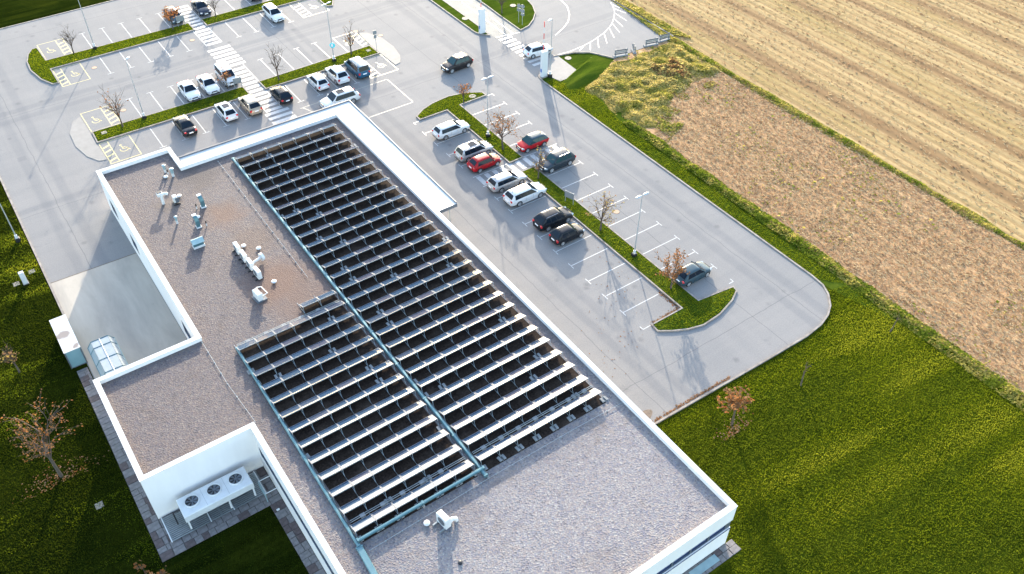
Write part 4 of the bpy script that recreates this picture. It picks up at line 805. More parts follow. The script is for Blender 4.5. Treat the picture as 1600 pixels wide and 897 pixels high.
    for s in (-1, 1):
        pts = [(lerp(fx(q), rx(q), u) + (.05 if u == 0 else -.05), s * (lerp(hb, hr, q) - .012), lerp(belt - .03, zr - .05, q)) for q, u in ((.04, 0), (.9, 0), (.9, 1), (.04, 1))]
        pane('window_band', pts, Vector((0, s, .3)), 'black_plastic')
        lim = [0] + cutsx + [1]
        if kind == 'saloon': lim = [0, .5, 1]
        for i in range(len(lim) - 1):
            pts = []
            for q, u in ((.08, lim[i]), (.86, lim[i]), (.86, lim[i + 1]), (.08, lim[i + 1])):
                xx = lerp(fx(q), rx(q), u) + (-.03 if u == lim[i] and i else (.03 if u == lim[i + 1] and i < len(lim) - 2 else 0))
                pts.append((xx, s * lerp(hb, hr, q), lerp(belt - .03, zr - .05, q)))
            pane('side_window', pts, Vector((0, s, .3)))
    # wheels
    for sx in (wb / 2 + .03, -wb / 2 + .03):
        for s in (-1, 1):
            y0 = s * (hw + .004); y1 = s * (hw - .2)
            mb = MB(); mb.tube([(0, 0, 0), (0, -.02 * s, 0), (0, y1 - y0 + .02 * s, 0), (0, y1 - y0, 0)], [wr * .93, wr, wr, wr * .93], 18)
            w_ = obj('wheel', mb, 'dark_rubber', t, True, loc=(sx, y0, wr))
            mb = MB(); mb.tube([(0, .002 * s, 0), (0, .01 * s, 0)], wr * .34, 10)
            for q in range(5):
                a = 2 * math.pi * q / 5 + .3; c, sn = math.cos(a), math.sin(a); r1 = wr * .68; ww = wr * .13
                mb.add([(c * 0 - sn * ww, .009 * s, sn * 0 + c * ww), (c * r1 - sn * ww * 1.5, .006 * s, sn * r1 + c * ww * 1.5), (c * r1 + sn * ww * 1.5, .006 * s, sn * r1 - c * ww * 1.5), (sn * ww, .009 * s, -c * ww)], [(0, 1, 2, 3)])
            nn = 20; mb2 = [(wr * .72, .004), (wr * .62, .008)]
            ps = [(r_ * math.cos(2 * math.pi * k / nn), e * s, r_ * math.sin(2 * math.pi * k / nn)) for r_, e in mb2 for k in range(nn)]
            mb.add(ps, [(k, (k + 1) % nn, nn + (k + 1) % nn, nn + k) for k in range(nn)]); obj('rim', mb, 'rim_silver', w_)
            mb = MB(); nn = 12; r0, r1 = wr - .02, wr + (.085 if cladding else .05)
            ps = [(sx + r_ * math.cos(a), s * (hw + e), max(.2, wr + r_ * math.sin(a))) for r_, e in ((r0, .0), (r0, .012), (r1, .012), (r1, -.03)) for a in [R(-12 + 204 * k / nn) for k in range(nn + 1)]]
            k1 = nn + 1; mb.add(ps, [(j * k1 + k, j * k1 + k + 1, (j + 1) * k1 + k + 1, (j + 1) * k1 + k) for j in range(3) for k in range(nn)]); obj('wheel_arch', mb, 'black_plastic', t)
    for s in (-1, 1):
        mb = MB(); mb.bevbox((F - .24, s * hw * .7, nose - .11), (.34, .32, .14), .04, 0, -s * .5); obj('headlight', mb, 'lamp_clear', t)
        big = kind in ('van', 'suv', 'mpv', 'small')
        mb = MB(); mb.bevbox((-F + .13, s * hw * .74, deck - (.2 if big else .13)), (.17, .26, .26 if big else .16), .03, 0, s * .3); obj('tail_light', mb, 'tail_red', t)
        mb = MB(); mb.bevbox((XC - .3, s * (hw + .06), belt + .07), (.13, .2, .13), .03); obj('door_mirror', mb, paint if not cladding else 'black_plastic', t)
        mb = MB(); mb.box((.03, s * (hw - .01), .27), (wb - 2 * wr - .14, .05, .12)); obj('sill', mb, 'black_plastic' if cladding or paint in ('paint_black',) else paint, t)
        for dx in (.18, -.72): mb = MB(); mb.box((dx, s * (hw - .005), belt - .13), (.17, .03, .03)); obj('door_handle', mb, 'chrome' if rails else paint, t)
        for dx in (.42, -.5): mb = MB(); mb.box((dx, s * (hw - .002), belt * .5 + .18), (.012, .012, belt - .5)); obj('door_gap', mb, 'black_plastic', t)
        if rails: mb = MB(); mb.tube([(XW - .3, s * (hr - .03), H - .02), (XW - .38, s * (hr - .03), H + .04), (XR + .25, s * (hr - .03), H + .03), (XR + .12, s * (hr - .03), H - .05)], .02, 5); obj('roof_rail', mb, rails, t)
    mb = MB(); mb.bevbox((F - .07, 0, nose - .14), (.14, hw * .85, .13), .02); obj('grille', mb, 'black_plastic', t)
    mb = MB(); mb.bevbox((F - .03, 0, .36), (.12, hw * 1.2, .13), .02); obj('bumper_intake', mb, 'black_plastic', t)
    mb = MB(); mb.bevbox((-F + .03, 0, .36), (.12, hw * 1.3, .16 if cladding else .08), .02); obj('rear_bumper', mb, 'black_plastic', t)
    mb = MB(); mb.box((F + .012, 0, .47), (.03, .5, .11)); obj('number_plate', mb, 'plate_white', t); mb = MB(); mb.box((-F + .005, 0, deck - .27), (.05, .5, .12)); obj('number_plate', mb, 'plate_white', t)
    if sunroof: mb = MB(); mb.bevbox((XW - .75, 0, H + .012), (.95, hr * 1.35, .03), .012); obj('sunroof', mb, glass, t)
    mb = MB(); mb.box((XR + .18, 0, H + .03), (.12, .03, .06)); obj('antenna', mb, 'black_plastic', t)
    return t
car('estate', 42.15, 71.2, 0, 'paint_white', 'white estate car topmost in the left row of the right car park', dL=.05)
car('mpv', 41.95, 66.3, 0, 'paint_silver', 'silver people carrier with glass roof behind the red hatchback', sunroof=True, rails='chrome')
car('small', 41.75, 63.95, 0, 'paint_deepred', 'all-red hatchback with its nose to the grass beside the silver people carrier', roof=None, cladding=True, dL=.2)
car('estate', 41.85, 59.95, 0, 'paint_silver', 'silver-white estate parked over the zebra stripes', k=.92)
car('estate', 42.1, 57.1, 0, 'paint_white', 'white estate beside the silver one, with black wheel arches', dL=.1, k=.96)
car('suv', 42.05, 52.3, 0, 'paint_black', 'black off-roader with silver window trim next to the black hatchback', rails='chrome', dL=.1)
car('small', 41.8, 49.75, 0, 'paint_black', 'small black hatchback with big red tail lights, last in the left row', glass='car_glass')
car('small', 48.05, 64.1, 180, 'paint_red', 'red hatchback with a dark blue-grey roof facing the grass strip', roof='paint_greyblue', cladding=True, glass='car_glass_green', dL=.2)
car('suv', 48.1, 59.75, 180, 'paint_anthracite', 'dark grey off-roader with chrome roof rails beside the short crossing', rails='chrome', glass='car_glass_green', dL=.15)
car('hatch', 47.85, 38.8, 0, 'paint_greyblue', 'grey-blue hatchback alone at the bottom of the right car park')
car('suv', 50.3, 82.9, 182, 'paint_brownblack', 'dark off-roader driving on the open asphalt in the middle lane', rails='chrome', glass='car_glass_green')
car('hatch', 60.55, 80.1, -6, 'paint_white', 'white hatchback driving over the crossing at the entrance')
car('suv', 34.75, 83.55, 180, 'paint_white', 'large white off-roader with sunroof half hidden by the roof corner', sunroof=True, dL=.35, k=.96)
car('van', 39.75, 88.8, 90, 'paint_blue', 'blue van with dark rear window beside the yellow bay', rails='black_plastic', k=.95)
car('suv', 37.1, 88.85, 90, 'paint_white', 'white off-roader parked left of the blue van', dL=-.1)
car('small', 34.5, 88.75, 90, 'paint_white', 'small white hatchback two bays left of the blue van', dL=.2)
car('hatch', 29.7, 88.5, 90, 'paint_black', 'black hatchback just right of the zebra crossing')
car('suv', 25.85, 88.4, 90, 'paint_bronze', 'bronze off-roader just left of the zebra crossing', dL=-.05)
car('hatch', 23.1, 88.75, 90, 'paint_white', 'white hatchback with sunroof between the black saloon and the bronze car', sunroof=True, dL=.2)
car('saloon', 18.25, 88.6, 90, 'paint_black', 'black saloon with red tail lights parked alone in the lower left row')
car('saloon', 21.2, 95.35, -90, 'paint_white', 'left of the two white saloons facing the grass strip', dL=-.05)
car('saloon', 23.55, 95.45, -90, 'paint_white', 'white saloon standing between another white saloon and a white van', dL=.05)
car('van', 26.0, 95.9, -90, 'paint_white', 'white van behind a thin tree beside the zebra crossing')
car('estate', 37.3, 107.8, -90, 'paint_white', 'white estate alone in the row at the top with its nose to the lane', dL=.1)
car('hatch', 26.1, 114.6, -90, 'paint_greyblue', 'grey-blue hatchback behind a rust-leaved tree left of the crossing', dL=.1)
car('saloon', 30.0, 114.9, -90, 'paint_navy', 'dark navy saloon right of the crossing at the top edge', dL=-.2)
car('hatch', 37.4, 115.0, -90, 'paint_black', 'black car cut off by the top edge of the picture')

# ------------------------------------------------------------------ lamps, signs, pylons
def lamp(x, y, h, heads, label, ang=0.0):
    t = thing('street_lamp', (x, y, 0), label, 'street lamp', 'street lamps of the car park')
    mb = MB(); mb.bevbox((0, 0, .2), (.42, .42, .4), .04); obj('footing', mb, 'black_plastic', t)
    mb = MB(); mb.tube([(0, 0, .4), (0, 0, .75)], .13, 10); obj('collar', mb, 'lamp_white', t, True)
    mb = MB(); mb.tube([(0, 0, .75), (0, 0, h * .5), (0, 0, h)], [.06, .05, .035], 10); obj('pole', mb, 'pole_grey', t, True)
    c, s = math.cos(ang), math.sin(ang)
    for k in range(heads):
        g = 1 if k == 0 else -1
        mb = MB(); mb.tube([(0, 0, h), (g * .12 * c, g * .12 * s, h + .02)], .03, 6); a = obj('arm', mb, 'pole_grey', t)
        mb = MB(); q = [(.1, .05), (.25, .14), (.55, .15), (.75, .08)]
        mb.tube([(g * d * c, g * d * s, h + .03) for d, r_ in q], [r_ for d, r_ in q], 8); mb.v = [(vx, vy, h + .03 + (vz - h - .03) * .45) for vx, vy, vz in mb.v]; obj('lamp_head', mb, 'lamp_grey', t, True)
lamp(45.35, 44.0, 7.2, 2, 'two-headed street lamp on the lower grass strip of the right car park')
lamp(45.1, 68.3, 7.3, 2, 'two-headed street lamp beside the silver people carrier')
lamp(38.6, 92.75, 7.5, 2, 'street lamp with a cyan round sign above the white off-roader', .3)
lamp(15.15, 93.2, 7.3, 1, 'street lamp on the grass strip left of the two white saloons', .8)
lamp(15.2, 112.4, 7.3, 1, 'street lamp on the topmost left grass strip', .8)
lamp(-1.65, 79.0, 7.3, 1, 'street lamp on the lawn at the left edge')
lamp(58.45, 74.75, 7.5, 1, 'slim single-headed street lamp behind the right entrance pylon', 3.4)
t = thing('round_sign', (38.58, 92.6, 2.25), 'cyan round sign with pale centre fixed to a lamp pole', 'sign')
mb = MB(); mb.tube([(0, 0, 0), (-.02, -.03, 0)], .33, 20); obj('disc', mb, 'sign_cyan', t); mb = MB(); mb.tube([(-.02, -.03, 0), (-.025, -.04, 0)], .2, 16); obj('disc_centre', mb, 'lamp_white', t); mb = MB(); mb.box((0, .06, 0), (.08, .1, .2)); obj('clamp', mb, 'pole_grey', t)
def pylon(x, y, label):
    t = thing('entrance_pylon', (x, y, 0), label, 'pylon', 'white pylons at the entrance')
    mb = MB(); mb.bevbox((0, 0, 1.72), (.82, .4, 3.44), .03); obj('column', mb, 'lamp_white', t)
    mb = MB(); mb.box((-.42, 0, .95), (.03, .22, .42)); obj('display', mb, 'sign_blue', t); mb = MB(); mb.bevbox((0, 0, .06), (1.0, .6, .12), .03); obj('footing', mb, 'kerb_concrete', t)
    t2 = thing('barrier_boom', (x + .1, y + .35, 0), 'raised striped barrier boom behind the %s pylon' % ('right' if y < 80 else 'left'), 'barrier', 'raised barrier booms')
    mb = MB(); mb.bevbox((0, 0, .5), (.34, .34, 1.0), .03); obj('barrier_post', mb, 'lamp_white', t2)
    for k in range(8): mb = MB(); mb.box((0, 0, 1.02 + k * .75 + .375), (.07, .05, .75)); obj('boom_band', mb, 'stripe_red' if k % 2 else 'lamp_white', t2)
pylon(57.85, 75.2, 'white entrance pylon with a blue display, right of the crossing'); pylon(57.75, 88.5, 'white entrance pylon with a blue display on the narrow grass verge')
def board(x0, y0, x1, y1, zt, zb, label, mat='sign_grey'):
    t = thing('notice_board', (x0, y0, .1), label, 'sign', 'parking notice boards', world=True)
    for x, y in ((x0, y0), (x1, y1)): mb = MB(); mb.tube([(x, y, .02), (x, y, zt)], .035, 6); obj('post', mb, 'pole_grey', t)
    d = Vector((x1 - x0, y1 - y0)); rz = math.atan2(d.y, d.x); nx_, ny_ = math.sin(rz), -math.cos(rz)
    mb = MB(); mb.box(((x0 + x1) / 2 + nx_ * .06, (y0 + y1) / 2 + ny_ * .06, (zt + zb) / 2), (d.length + .12, .04, zt - zb), 0, rz); obj('panel', mb, mat, t)
board(25.85, 112.2, 26.75, 112.15, 1.5, .75, 'grey notice board in front of the grey-blue hatchback'); board(25.95, 93.3, 26.8, 93.25, 1.5, .75, 'grey notice board in front of the white van'); board(45.05, 54.25, 45.35, 53.35, 1.5, .75, 'grey notice board on the grass beside the black off-roader')
def road_sign(x, y, h, panels, label, rz=0.6):
    t = thing('road_sign', (x, y, .08), label, 'road sign', None, rz); mb = MB(); mb.tube([(0, 0, 0), (0, 0, h)], .035, 7); obj('post', mb, 'pole_grey', t, True)
    for (z, w, hh, rd) in panels:
        mb = MB()
        if rd: mb.tube([(.05, 0, z), (.075, 0, z)], w / 2, 18)
        else: mb.box((.06, 0, z), (.025, w, hh))
        obj('sign_plate', mb, 'sign_grey', t); mb = MB(); mb.box((.03, 0, z), (.05, .1, .06)); obj('clamp', mb, 'pole_grey', t)
road_sign(63.3, 88.15, 2.5, [(2.3, .55, .55, True), (1.75, .55, .42, False)], 'left of two grey-backed road signs on the traffic island'); road_sign(63.28, 87.3, 2.8, [(2.55, .55, .6, True), (1.9, .5, .5, False), (1.45, .5, .32, False)], 'right of two grey-backed road signs on the traffic island')
road_sign(44.3, 92.3, 2.5, [(2.3, .5, .5, False), (1.75, .4, .45, False)], 'small road sign with two dark plates beside the concrete tip', 1.6)
t = thing('utility_cabinet', (-2.5, 72.5, -.05), 'white utility cabinet on the lawn beside the left kerb', 'cabinet'); mb = MB(); mb.bevbox((0, 0, .72), (.42, .36, 1.3), .03); obj('casing', mb, 'pipe_white', t); mb = MB(); mb.bevbox((0, 0, .04), (.5, .44, .1), .02); obj('plinth', mb, 'kerb_concrete', t); mb = MB(); mb.box((0, -.186, .75), (.34, .015, 1.05)); obj('door', mb, 'equipment_white', t)
# guard rail pieces by the field
for i, (x, l, rz, tl, lab) in enumerate(((68.75, 1.75, -.3, 0, 'leftmost grey guard rail section beside the overgrown bank'), (70.9, .9, 1.2, .3, 'short grey guard rail section standing askew in the row'), (73.75, 1.8, -.25, 0, 'third grey guard rail section from the left, by the tall weeds'), (75.95, 1.65, -.1, 0, 'rightmost grey guard rail section next to the field edge'))):
    t = thing('guard_rail_section', (x, 73.75 - (.12 if i else 0), 0), lab, 'guard rail', 'guard rail sections at the field', rz)
    for s in (-1, 1): mb = MB(); mb.box((s * l * .4, 0, .5), (.1, .1, 1.0)); obj('post', mb, 'galvanised', t)
    for k, z in enumerate((.45, .68, .91)): mb = MB(); mb.bevbox((0, -.08 + (.03 if k == 1 else 0) + tl * z, z), (l, .05, .17), .02); obj('beam', mb, 'sign_grey' if k == 1 else 'fascia_grey', t)
    mb = MB(); mb.bevbox((0, .06, .09), (l + .2, .4, .18), .03); obj('concrete_foot', mb, 'ballast_concrete', t)
# covers
for (x, y, rnd_, lab) in ((48.3, 50.1, 1, 'round rusty manhole cover right of the bare tree'), (26.05, 107.8, 1, 'round rusty manhole cover left of the crossing'), (13.75, 107.8, 1, 'round rusty manhole cover below the topmost left strip'), (13.7, 96.3, 1, 'round rusty manhole cover left of the lower left lamp'), (44.4, 98.2, 1, 'round pale manhole cover above the concrete tip'), (46.55, 95.4, 1, 'round pale manhole cover at the edge of the concrete tip')):
    t = thing('manhole_cover', (x, y, 0), lab, 'manhole cover'); mb = MB(); mb.disc((0, 0), .36, .0, .008, 20); obj('frame', mb, 'dirt', t); mb = MB(); mb.disc((0, 0), .31, .008, .014, 20); obj('lid', mb, 'rusty_iron', t)
for (x, y, rd, z, lab) in ((10.5, 92.75, 0, .1, 'square concrete lid on the grass left of the lower lamp'), (43.3, 92.6, 0, .1, 'square concrete lid on the grass beside the blue van'), (48.2, 76.15, 1, .1, 'round concrete lid in the boat-shaped grass tip'), (58.0, 93.0, 1, .1, 'round concrete lid on the narrow grass verge'), (65.45, 92.5, 1, .1, 'round concrete lid on the traffic island'), (63.05, 77.1, 1, -.03, 'left round concrete lid on the grass by the paved pad'), (65.6, 75.15, 1, -.03, 'right round concrete lid on the grass by the paved pad'), (-1.68, 73.85, 0, -.05, 'square brown lid on the lawn right of the utility cabinet'), (-3.25, 72.9, 0, -.05, 'square brown lid on the lawn left of the utility cabinet'), (-1.0, 48, 0, -.05, 'square lid hidden in the shaded lawn')):
    if y == 48: x, y = -3.9, 45.3
    t = thing('inspection_lid', (x, y, z), lab, 'lid'); mb = MB()
    if rd: mb.disc((0, 0), .42, 0, .05, 18)
    else: mb.bevbox((0, 0, .025), (.55, .55, .05), .015)
    obj('slab', mb, 'lid_concrete', t); mb = MB(); mb.box((.1, .05, .055), (.12, .04, .012)); obj('lifting_eye', mb, 'dirt', t)

# ------------------------------------------------------------------ trees
def tree(x, y, h, spread, label, leaf=None, nleaf=0, z=.1, seed=1, bare=False, name=None, lim=6, lev0=1, lsize=.09, trunk=.3):
    rg = random.Random(seed); t = thing(name or ('bare_tree' if not nleaf else 'autumn_tree'), (x, y, z), label, 'tree')
    mb = MB(); lean = Vector((rg.uniform(-.06, .06), rg.uniform(-.06, .06), 1)); th = h * trunk; r0 = .022 * h ** .75 + .015
    pts = [Vector((0, 0, 0)), lean * th * .5 + Vector((rg.uniform(-.03, .03), rg.uniform(-.03, .03), 0)), lean * th]; mb.tube(pts, [r0 * 1.25, r0, r0 * .85], 8)
    obj('trunk', mb, 'bark', t, True); tips = []; tw = MB()
    def grow(p, d, L, r_, lev):
        n = 3; ps = [p]; q = p; dd = d.copy()
        for i in range(n):
            dd = (dd + Vector((rg.uniform(-.16, .16), rg.uniform(-.16, .16), rg.uniform(-.02, .14)))).normalized(); q = q + dd * (L / n); ps.append(q)
        tw.tube(ps, [r_, r_ * .85, r_ * .65, r_ * .4], 5 if lev < 2 else 3, 0, False)
        tips.extend(ps[1:] if lev >= 1 else ps[2:])
        if lev >= 3: return
        for k in range(rg.randint(3, 5) if lev else 6):
            i = rg.randint(1, 3); a = rg.uniform(0, 2 * math.pi); b = rg.uniform(.4, .95); side = dd.orthogonal().normalized(); side.rotate(Matrix.Rotation(a, 3, dd))
            grow(ps[i], (dd * math.cos(b) + side * math.sin(b)).normalized(), L * rg.uniform(.5, .72), r_ * .55, lev + 1)
    top = lean * th
    for k in range(lim):
        a = 2 * math.pi * k / lim + rg.uniform(-.3, .3); b = rg.uniform(.25, .8) * spread
        grow(top + Vector((0, 0, rg.uniform(-.25, .1) * th)), Vector((math.cos(a) * math.sin(b), math.sin(a) * math.sin(b), math.cos(b))), (h - th) * rg.uniform(.42, .6), r0 * .5, lev0)
    grow(top, lean.normalized(), (h - th) * .6, r0 * .65, 1)
    cr = obj('crown', tw, 'twig', t)
    if nleaf:
        ng = np.random.default_rng(seed); base = np.array([tuple(p) for p in tips]); P = base[ng.integers(0, len(base), nleaf)] + ng.normal(0, .09, (nleaf, 3))
        U, V = rand_frames(ng, nleaf, 1.5); s = ng.uniform(.5, 1.1, (nleaf, 1)) * lsize
        o = quads_obj('leaves', P, U * s, V * s * .7, leaf, ng.integers(0, len(leaf), nleaf), cr)
        o['kind'] = 'stuff'
RU = ['leaf_rust', 'leaf_brown']; BR = ['leaf_brown', 'leaf_rust', 'leaf_brown']
tree(12.66, 112.6, 3.6, 1.0, 'bare tree beside the topmost left yellow bay', seed=2)
tree(12.6, 92.8, 4.6, 1.0, 'bare tree beside the lower left yellow bay', RU, 60, seed=3)
tree(31.06, 92.35, 4.6, 1.0, 'bare tree on the grass above the black hatchback', seed=4)
tree(41.1, 93.0, 4.2, 1.0, 'bare tree on the grass above the blue van', RU, 40, seed=5)
tree(25.0, 111.8, 3.2, .9, 'small tree with dense rust leaves at the top crossing', ['leaf_rust'], 240, seed=6, lsize=.1)
tree(25.25, 93.9, 2.7, .7, 'thin young tree with few rust leaves before the white van', RU, 110, seed=7)
tree(45.0, 65.25, 5.2, 1.05, 'wide tree with sparse pinkish brown leaves between silver and red cars', RU, 420, seed=8, lsize=.075)
tree(46.6, 75.6, 2.8, .7, 'slender red-leaved young tree in the boat-shaped grass tip', ['leaf_rust'], 90, seed=9)
tree(45.07, 58.9, 3.7, .9, 'thin tree with yellowish twigs beside the dark grey off-roader', ['leaf_yellow', 'leaf_brown'], 70, seed=10)
tree(45.1, 48.7, 4.7, 1.0, 'rounded tree with fine yellow-brown twigs near the black hatchback', ['leaf_yellow', 'leaf_brown'], 380, seed=11, lsize=.06)
tree(45.15, 38.7, 4.0, .85, 'tree with dense dry brown leaves beside the grey-blue hatchback', BR, 800, seed=12, lsize=.075)
tree(38.7, 24.6, 4.3, .75, 'young rust-leaved tree on the lawn right of the building', RU, 520, -.05, 13, lsize=.1, trunk=.45)
tree(46.2, 24.25, 2.8, .6, 'thin bare sapling on the right lawn near the rounded kerb', z=-.05, seed=14, lim=3, lev0=3, trunk=.6)
tree(57.2, 23.95, 2.2, .5, 'thin bare sapling on the lawn close to the field hedge', z=-.05, seed=15, lim=2, lev0=3, trunk=.6)
tree(-5.45, 49.4, 7.2, .8, 'tall tree with sparse rust leaves on the left lawn', RU, 620, -.05, 16, lsize=.065, trunk=.35)
tree(-5.55, 61.7, 3.2, .6, 'small yellowish tree on the left lawn by the container', ['leaf_yellow', 'leaf_brown'], 90, -.05, 17)
tree(-2.7, 35.6, 3.2, .9, 'rust-leaved tree cut off by the bottom edge', RU, 420, -.05, 18, lsize=.1)
tree(62.9, 91.5, 3.8, .6, 'slim sapling on the traffic island behind the signs', seed=19)
tree(30.9, 112.1, 3.0, .6, 'thin bare sapling right of the navy saloon', seed=20)

# ------------------------------------------------------------------ vegetation masses
ng = np.random.default_rng(42)
def scatter(poly, dens):
    p = np.array(poly); x0, y0 = p.min(0); x1, y1 = p.max(0); n = int((x1 - x0) * (y1 - y0) * dens)
    X = ng.uniform(x0, x1, n); Y = ng.uniform(y0, y1, n); k = inpoly(poly, X, Y); return X[k], Y[k]
def vnoise(X, Y, s, seed):
    g = np.random.default_rng(seed).random((64, 64)); x = X / s; y = Y / s; i = np.floor(x).astype(int); j = np.floor(y).astype(int); fx = x - i; fy = y - j; fx = fx * fx * (3 - 2 * fx); fy = fy * fy * (3 - 2 * fy)
    a = lambda p, q: g[p % 64, q % 64]
    return (a(i, j) * (1 - fx) + a(i + 1, j) * fx) * (1 - fy) + (a(i, j + 1) * (1 - fx) + a(i + 1, j + 1) * fx) * fy
def weeds(name, poly, dens, hmax, size, mats, wts, label, edge=None, seed=1, z0=-.03):
    X, Y = scatter(poly, dens); n = len(X)
    H = hmax * (.25 + .75 * vnoise(X, Y, .9, seed)) * (.5 + .5 * vnoise(X, Y, 2.7, seed + 1))
    if edge is not None: e_ = np.clip(edge(X, Y), 0, 1); k_ = e_ > .04; X, Y, H, e_ = X[k_], Y[k_], H[k_], e_[k_]; n = len(X); H = H * e_
    Z = z0 + H * ng.random(n) ** .5
    U, V = rand_frames(ng, n, 1.45); s = size * ng.uniform(.5, 1.2, (n, 1))
    q = vnoise(X, Y, 1.1, seed + 2) * .6 + vnoise(X, Y, .3, seed + 3) * .25 + ng.random(n) * .3; q = np.clip(q / 1.15, 0, .999); cum = np.cumsum(np.array(wts) / sum(wts)); mi = np.searchsorted(cum, q)
    o = quads_obj(name, np.stack([X, Y, Z], 1), U * s, V * s * .55, mats, np.clip(mi, 0, len(mats) - 1)); tag(o, label, None, None, 'stuff'); return o
weeds('hedgerow_weeds', [(58.6, 5), (60.4, 5), (60.6, 40), (60.5, 62), (59.1, 62), (59.0, 40)], 170, .65, .085, ['weed_dark', 'weed_green', 'weed_yellow', 'weed_straw'], [2, 5, 4, 2], 'rough weedy strip between the lawn verge and the reddish stubble', lambda X, Y: 1.1 - np.abs(X - 59.7) / (.55 + .8 * vnoise(X * 0, Y, 3.1, 91)), 3)
weeds('field_divider_weeds', [(76.3, 5), (77.9, 5), (77.9, 88), (76.3, 74)], 150, .55, .085, ['weed_dark', 'weed_green', 'weed_yellow', 'weed_straw'], [2, 4, 6, 2], 'tall yellow-green grass strip dividing the two stubble fields', lambda X, Y: 1.1 - np.abs(X - 77.1) / (.4 + .7 * vnoise(X * 0, Y, 3.7, 92)), 7)
weeds('field_edge_weeds', [(77.9, 74), (79.4, 72), (79.2, 124), (78.0, 124)], 120, .5, .11, ['weed_green', 'weed_yellow', 'weed_straw'], [3, 4, 3], 'weeds along the kerb at the edge of the straw field', None, 9)
BUSH = [(59.7, 70.2), (62.3, 72.0), (66.8, 73.1), (77.3, 73.2), (77.2, 63.2), (72.4, 63.9), (68, 62.2), (64, 59.9), (59.5, 58.9)]
def edge_dist(poly):
    def f(X, Y):
        d = np.full(len(X), 1e9); n = len(poly)
        for i in range(n):
            x1, y1 = poly[i]; x2, y2 = poly[(i + 1) % n]; L2 = (x2 - x1) ** 2 + (y2 - y1) ** 2
            t = np.clip(((X - x1) * (x2 - x1) + (Y - y1) * (y2 - y1)) / L2, 0, 1); d = np.minimum(d, np.hypot(X - x1 - t * (x2 - x1), Y - y1 - t * (y2 - y1)))
        return np.clip(d / 1.3 - .75 * vnoise(X, Y, 1.1, 97) + .1, 0, 1)
    return f
weeds('scrub', BUSH, 400, .8, .085, ['weed_dark', 'weed_green', 'weed_yellow', 'weed_straw', 'weed_green', 'weed_red'], [1, 3, 6, 6, 1.5, 2.5], 'overgrown yellow and green scrub below the guard rails', edge_dist(BUSH), 12)
weeds('scrub_patch', [(68.8, 69.6), (73.8, 70.6), (75.3, 67), (73, 64), (69.4, 64.6)], 260, 1.5, .12, ['weed_red', 'weed_straw', 'weed_red'], [3, 1, 2], 'reddish brown dry weeds at the right of the scrub', edge_dist([(68.8, 69.6), (73.8, 70.6), (75.3, 67), (73, 64), (69.4, 64.6)]), 21)
FR = [(60.2, 56), (64, 57.5), (70, 61), (75.5, 62.5), (76.6, 66), (72, 66.5), (68, 64.5), (64, 62.2), (60.0, 61.2)]
weeds('scrub_fringe', FR, 160, .5, .08, ['weed_straw', 'weed_green', 'weed_yellow', 'weed_red'], [4, 2, 3, 3], 'thinning weeds where the scrub fades into the stubble', lambda X, Y: (vnoise(X, Y, 1.6, 95) > .52) * vnoise(X, Y, .7, 96) * 1.2, 33)
weeds('stubble_weeds', NEAR, 3.2, .25, .12, ['weed_green', 'weed_yellow', 'weed_dark'], [4, 3, 1], 'scattered green weeds in the reddish stubble', lambda X, Y: (vnoise(X, Y, 4, 77) > .55) * 1.0, 31)
def straw(name, poly, dens, mats, wts, label, l0, seed, rows=None):
    X, Y = scatter(poly, dens); n = len(X)
    if rows: k_ = ng.random(n) < .7; X = np.where(k_, np.round(X / rows) * rows + ng.normal(0, .1, n), X)
    a = ng.normal(math.pi / 2, .55, n); t = ng.normal(0, .35, n); U = np.stack([np.cos(a) * np.cos(t), np.sin(a) * np.cos(t), np.sin(t)], 1)
    b = ng.uniform(0, np.pi, n); V0 = np.stack([-np.sin(a), np.cos(a), np.zeros(n)], 1); V = V0 * np.cos(b)[:, None] + np.array([0, 0, 1.]) * np.sin(b)[:, None]
    L = l0 * ng.uniform(.4, 1.2, (n, 1)); Z = .01 + .1 * ng.random(n); mi = ng.choice(len(mats), n, p=np.array(wts) / sum(wts))
    o = quads_obj(name, np.stack([X, Y, Z], 1), U * L, V * L * .22, mats, mi); tag(o, label, None, None, 'stuff')
straw('stubble_straw', [(60.3, 8), (76.6, 8), (76.6, 68), (71, 65), (64, 61), (60.3, 58)], 48, ['straw_pale', 'straw_brown', 'straw_red'], [6, 3, 3], 'broken stalks and straw lying on the reddish field', .13, 1)
straw('field_straw', [(78, 15), (120, 15), (140, 110), (78, 110)], 5, ['straw_pale', 'straw_brown'], [3, 3], 'pale straw lying in rows on the far field', .17, 2, .9)
def blades(name, poly, dens, hh, mats, wts, label, z0, seed, size=.07):
    X, Y = scatter(poly, dens); n = len(X); a_ = ng.uniform(0, 2 * np.pi, n); t_ = ng.normal(1.35, .3, n); U = np.stack([np.cos(a_), np.sin(a_), np.zeros(n)], 1); V = np.stack([-np.sin(a_) * np.cos(t_), np.cos(a_) * np.cos(t_), np.sin(t_)], 1); s = size * ng.uniform(.5, 1.2, (n, 1))
    q = np.clip(vnoise(X * .07, Y * .75 + X * .08, 1.0, seed) * .55 + vnoise(X, Y, 8, seed + 1) * .55 + ng.random(n) * .22 - .16, 0, .999); mi = np.clip(np.searchsorted(np.cumsum(np.array(wts) / sum(wts)), q), 0, len(mats) - 1)
    o = quads_obj(name, np.stack([X, Y, z0 + .02 + hh * ng.random(n)], 1), U * s * .7, V * s, mats, mi); tag(o, label, None, None, 'stuff')
GB = ['blade_green', 'blade_fresh', 'blade_yellow']
blades('grass_tufts', [(31.2, 12), (40, 3), (56, -4), (62, -4), (58.7, 30), (56.8, 30.4), (54.4, 28.2), (51, 27.5), (33.6, 27.9), (31.2, 27.9)], 230, .02, GB, [4.5, 2.5, 3], 'tufted grass of the right lawn', -.05, 50, .045)
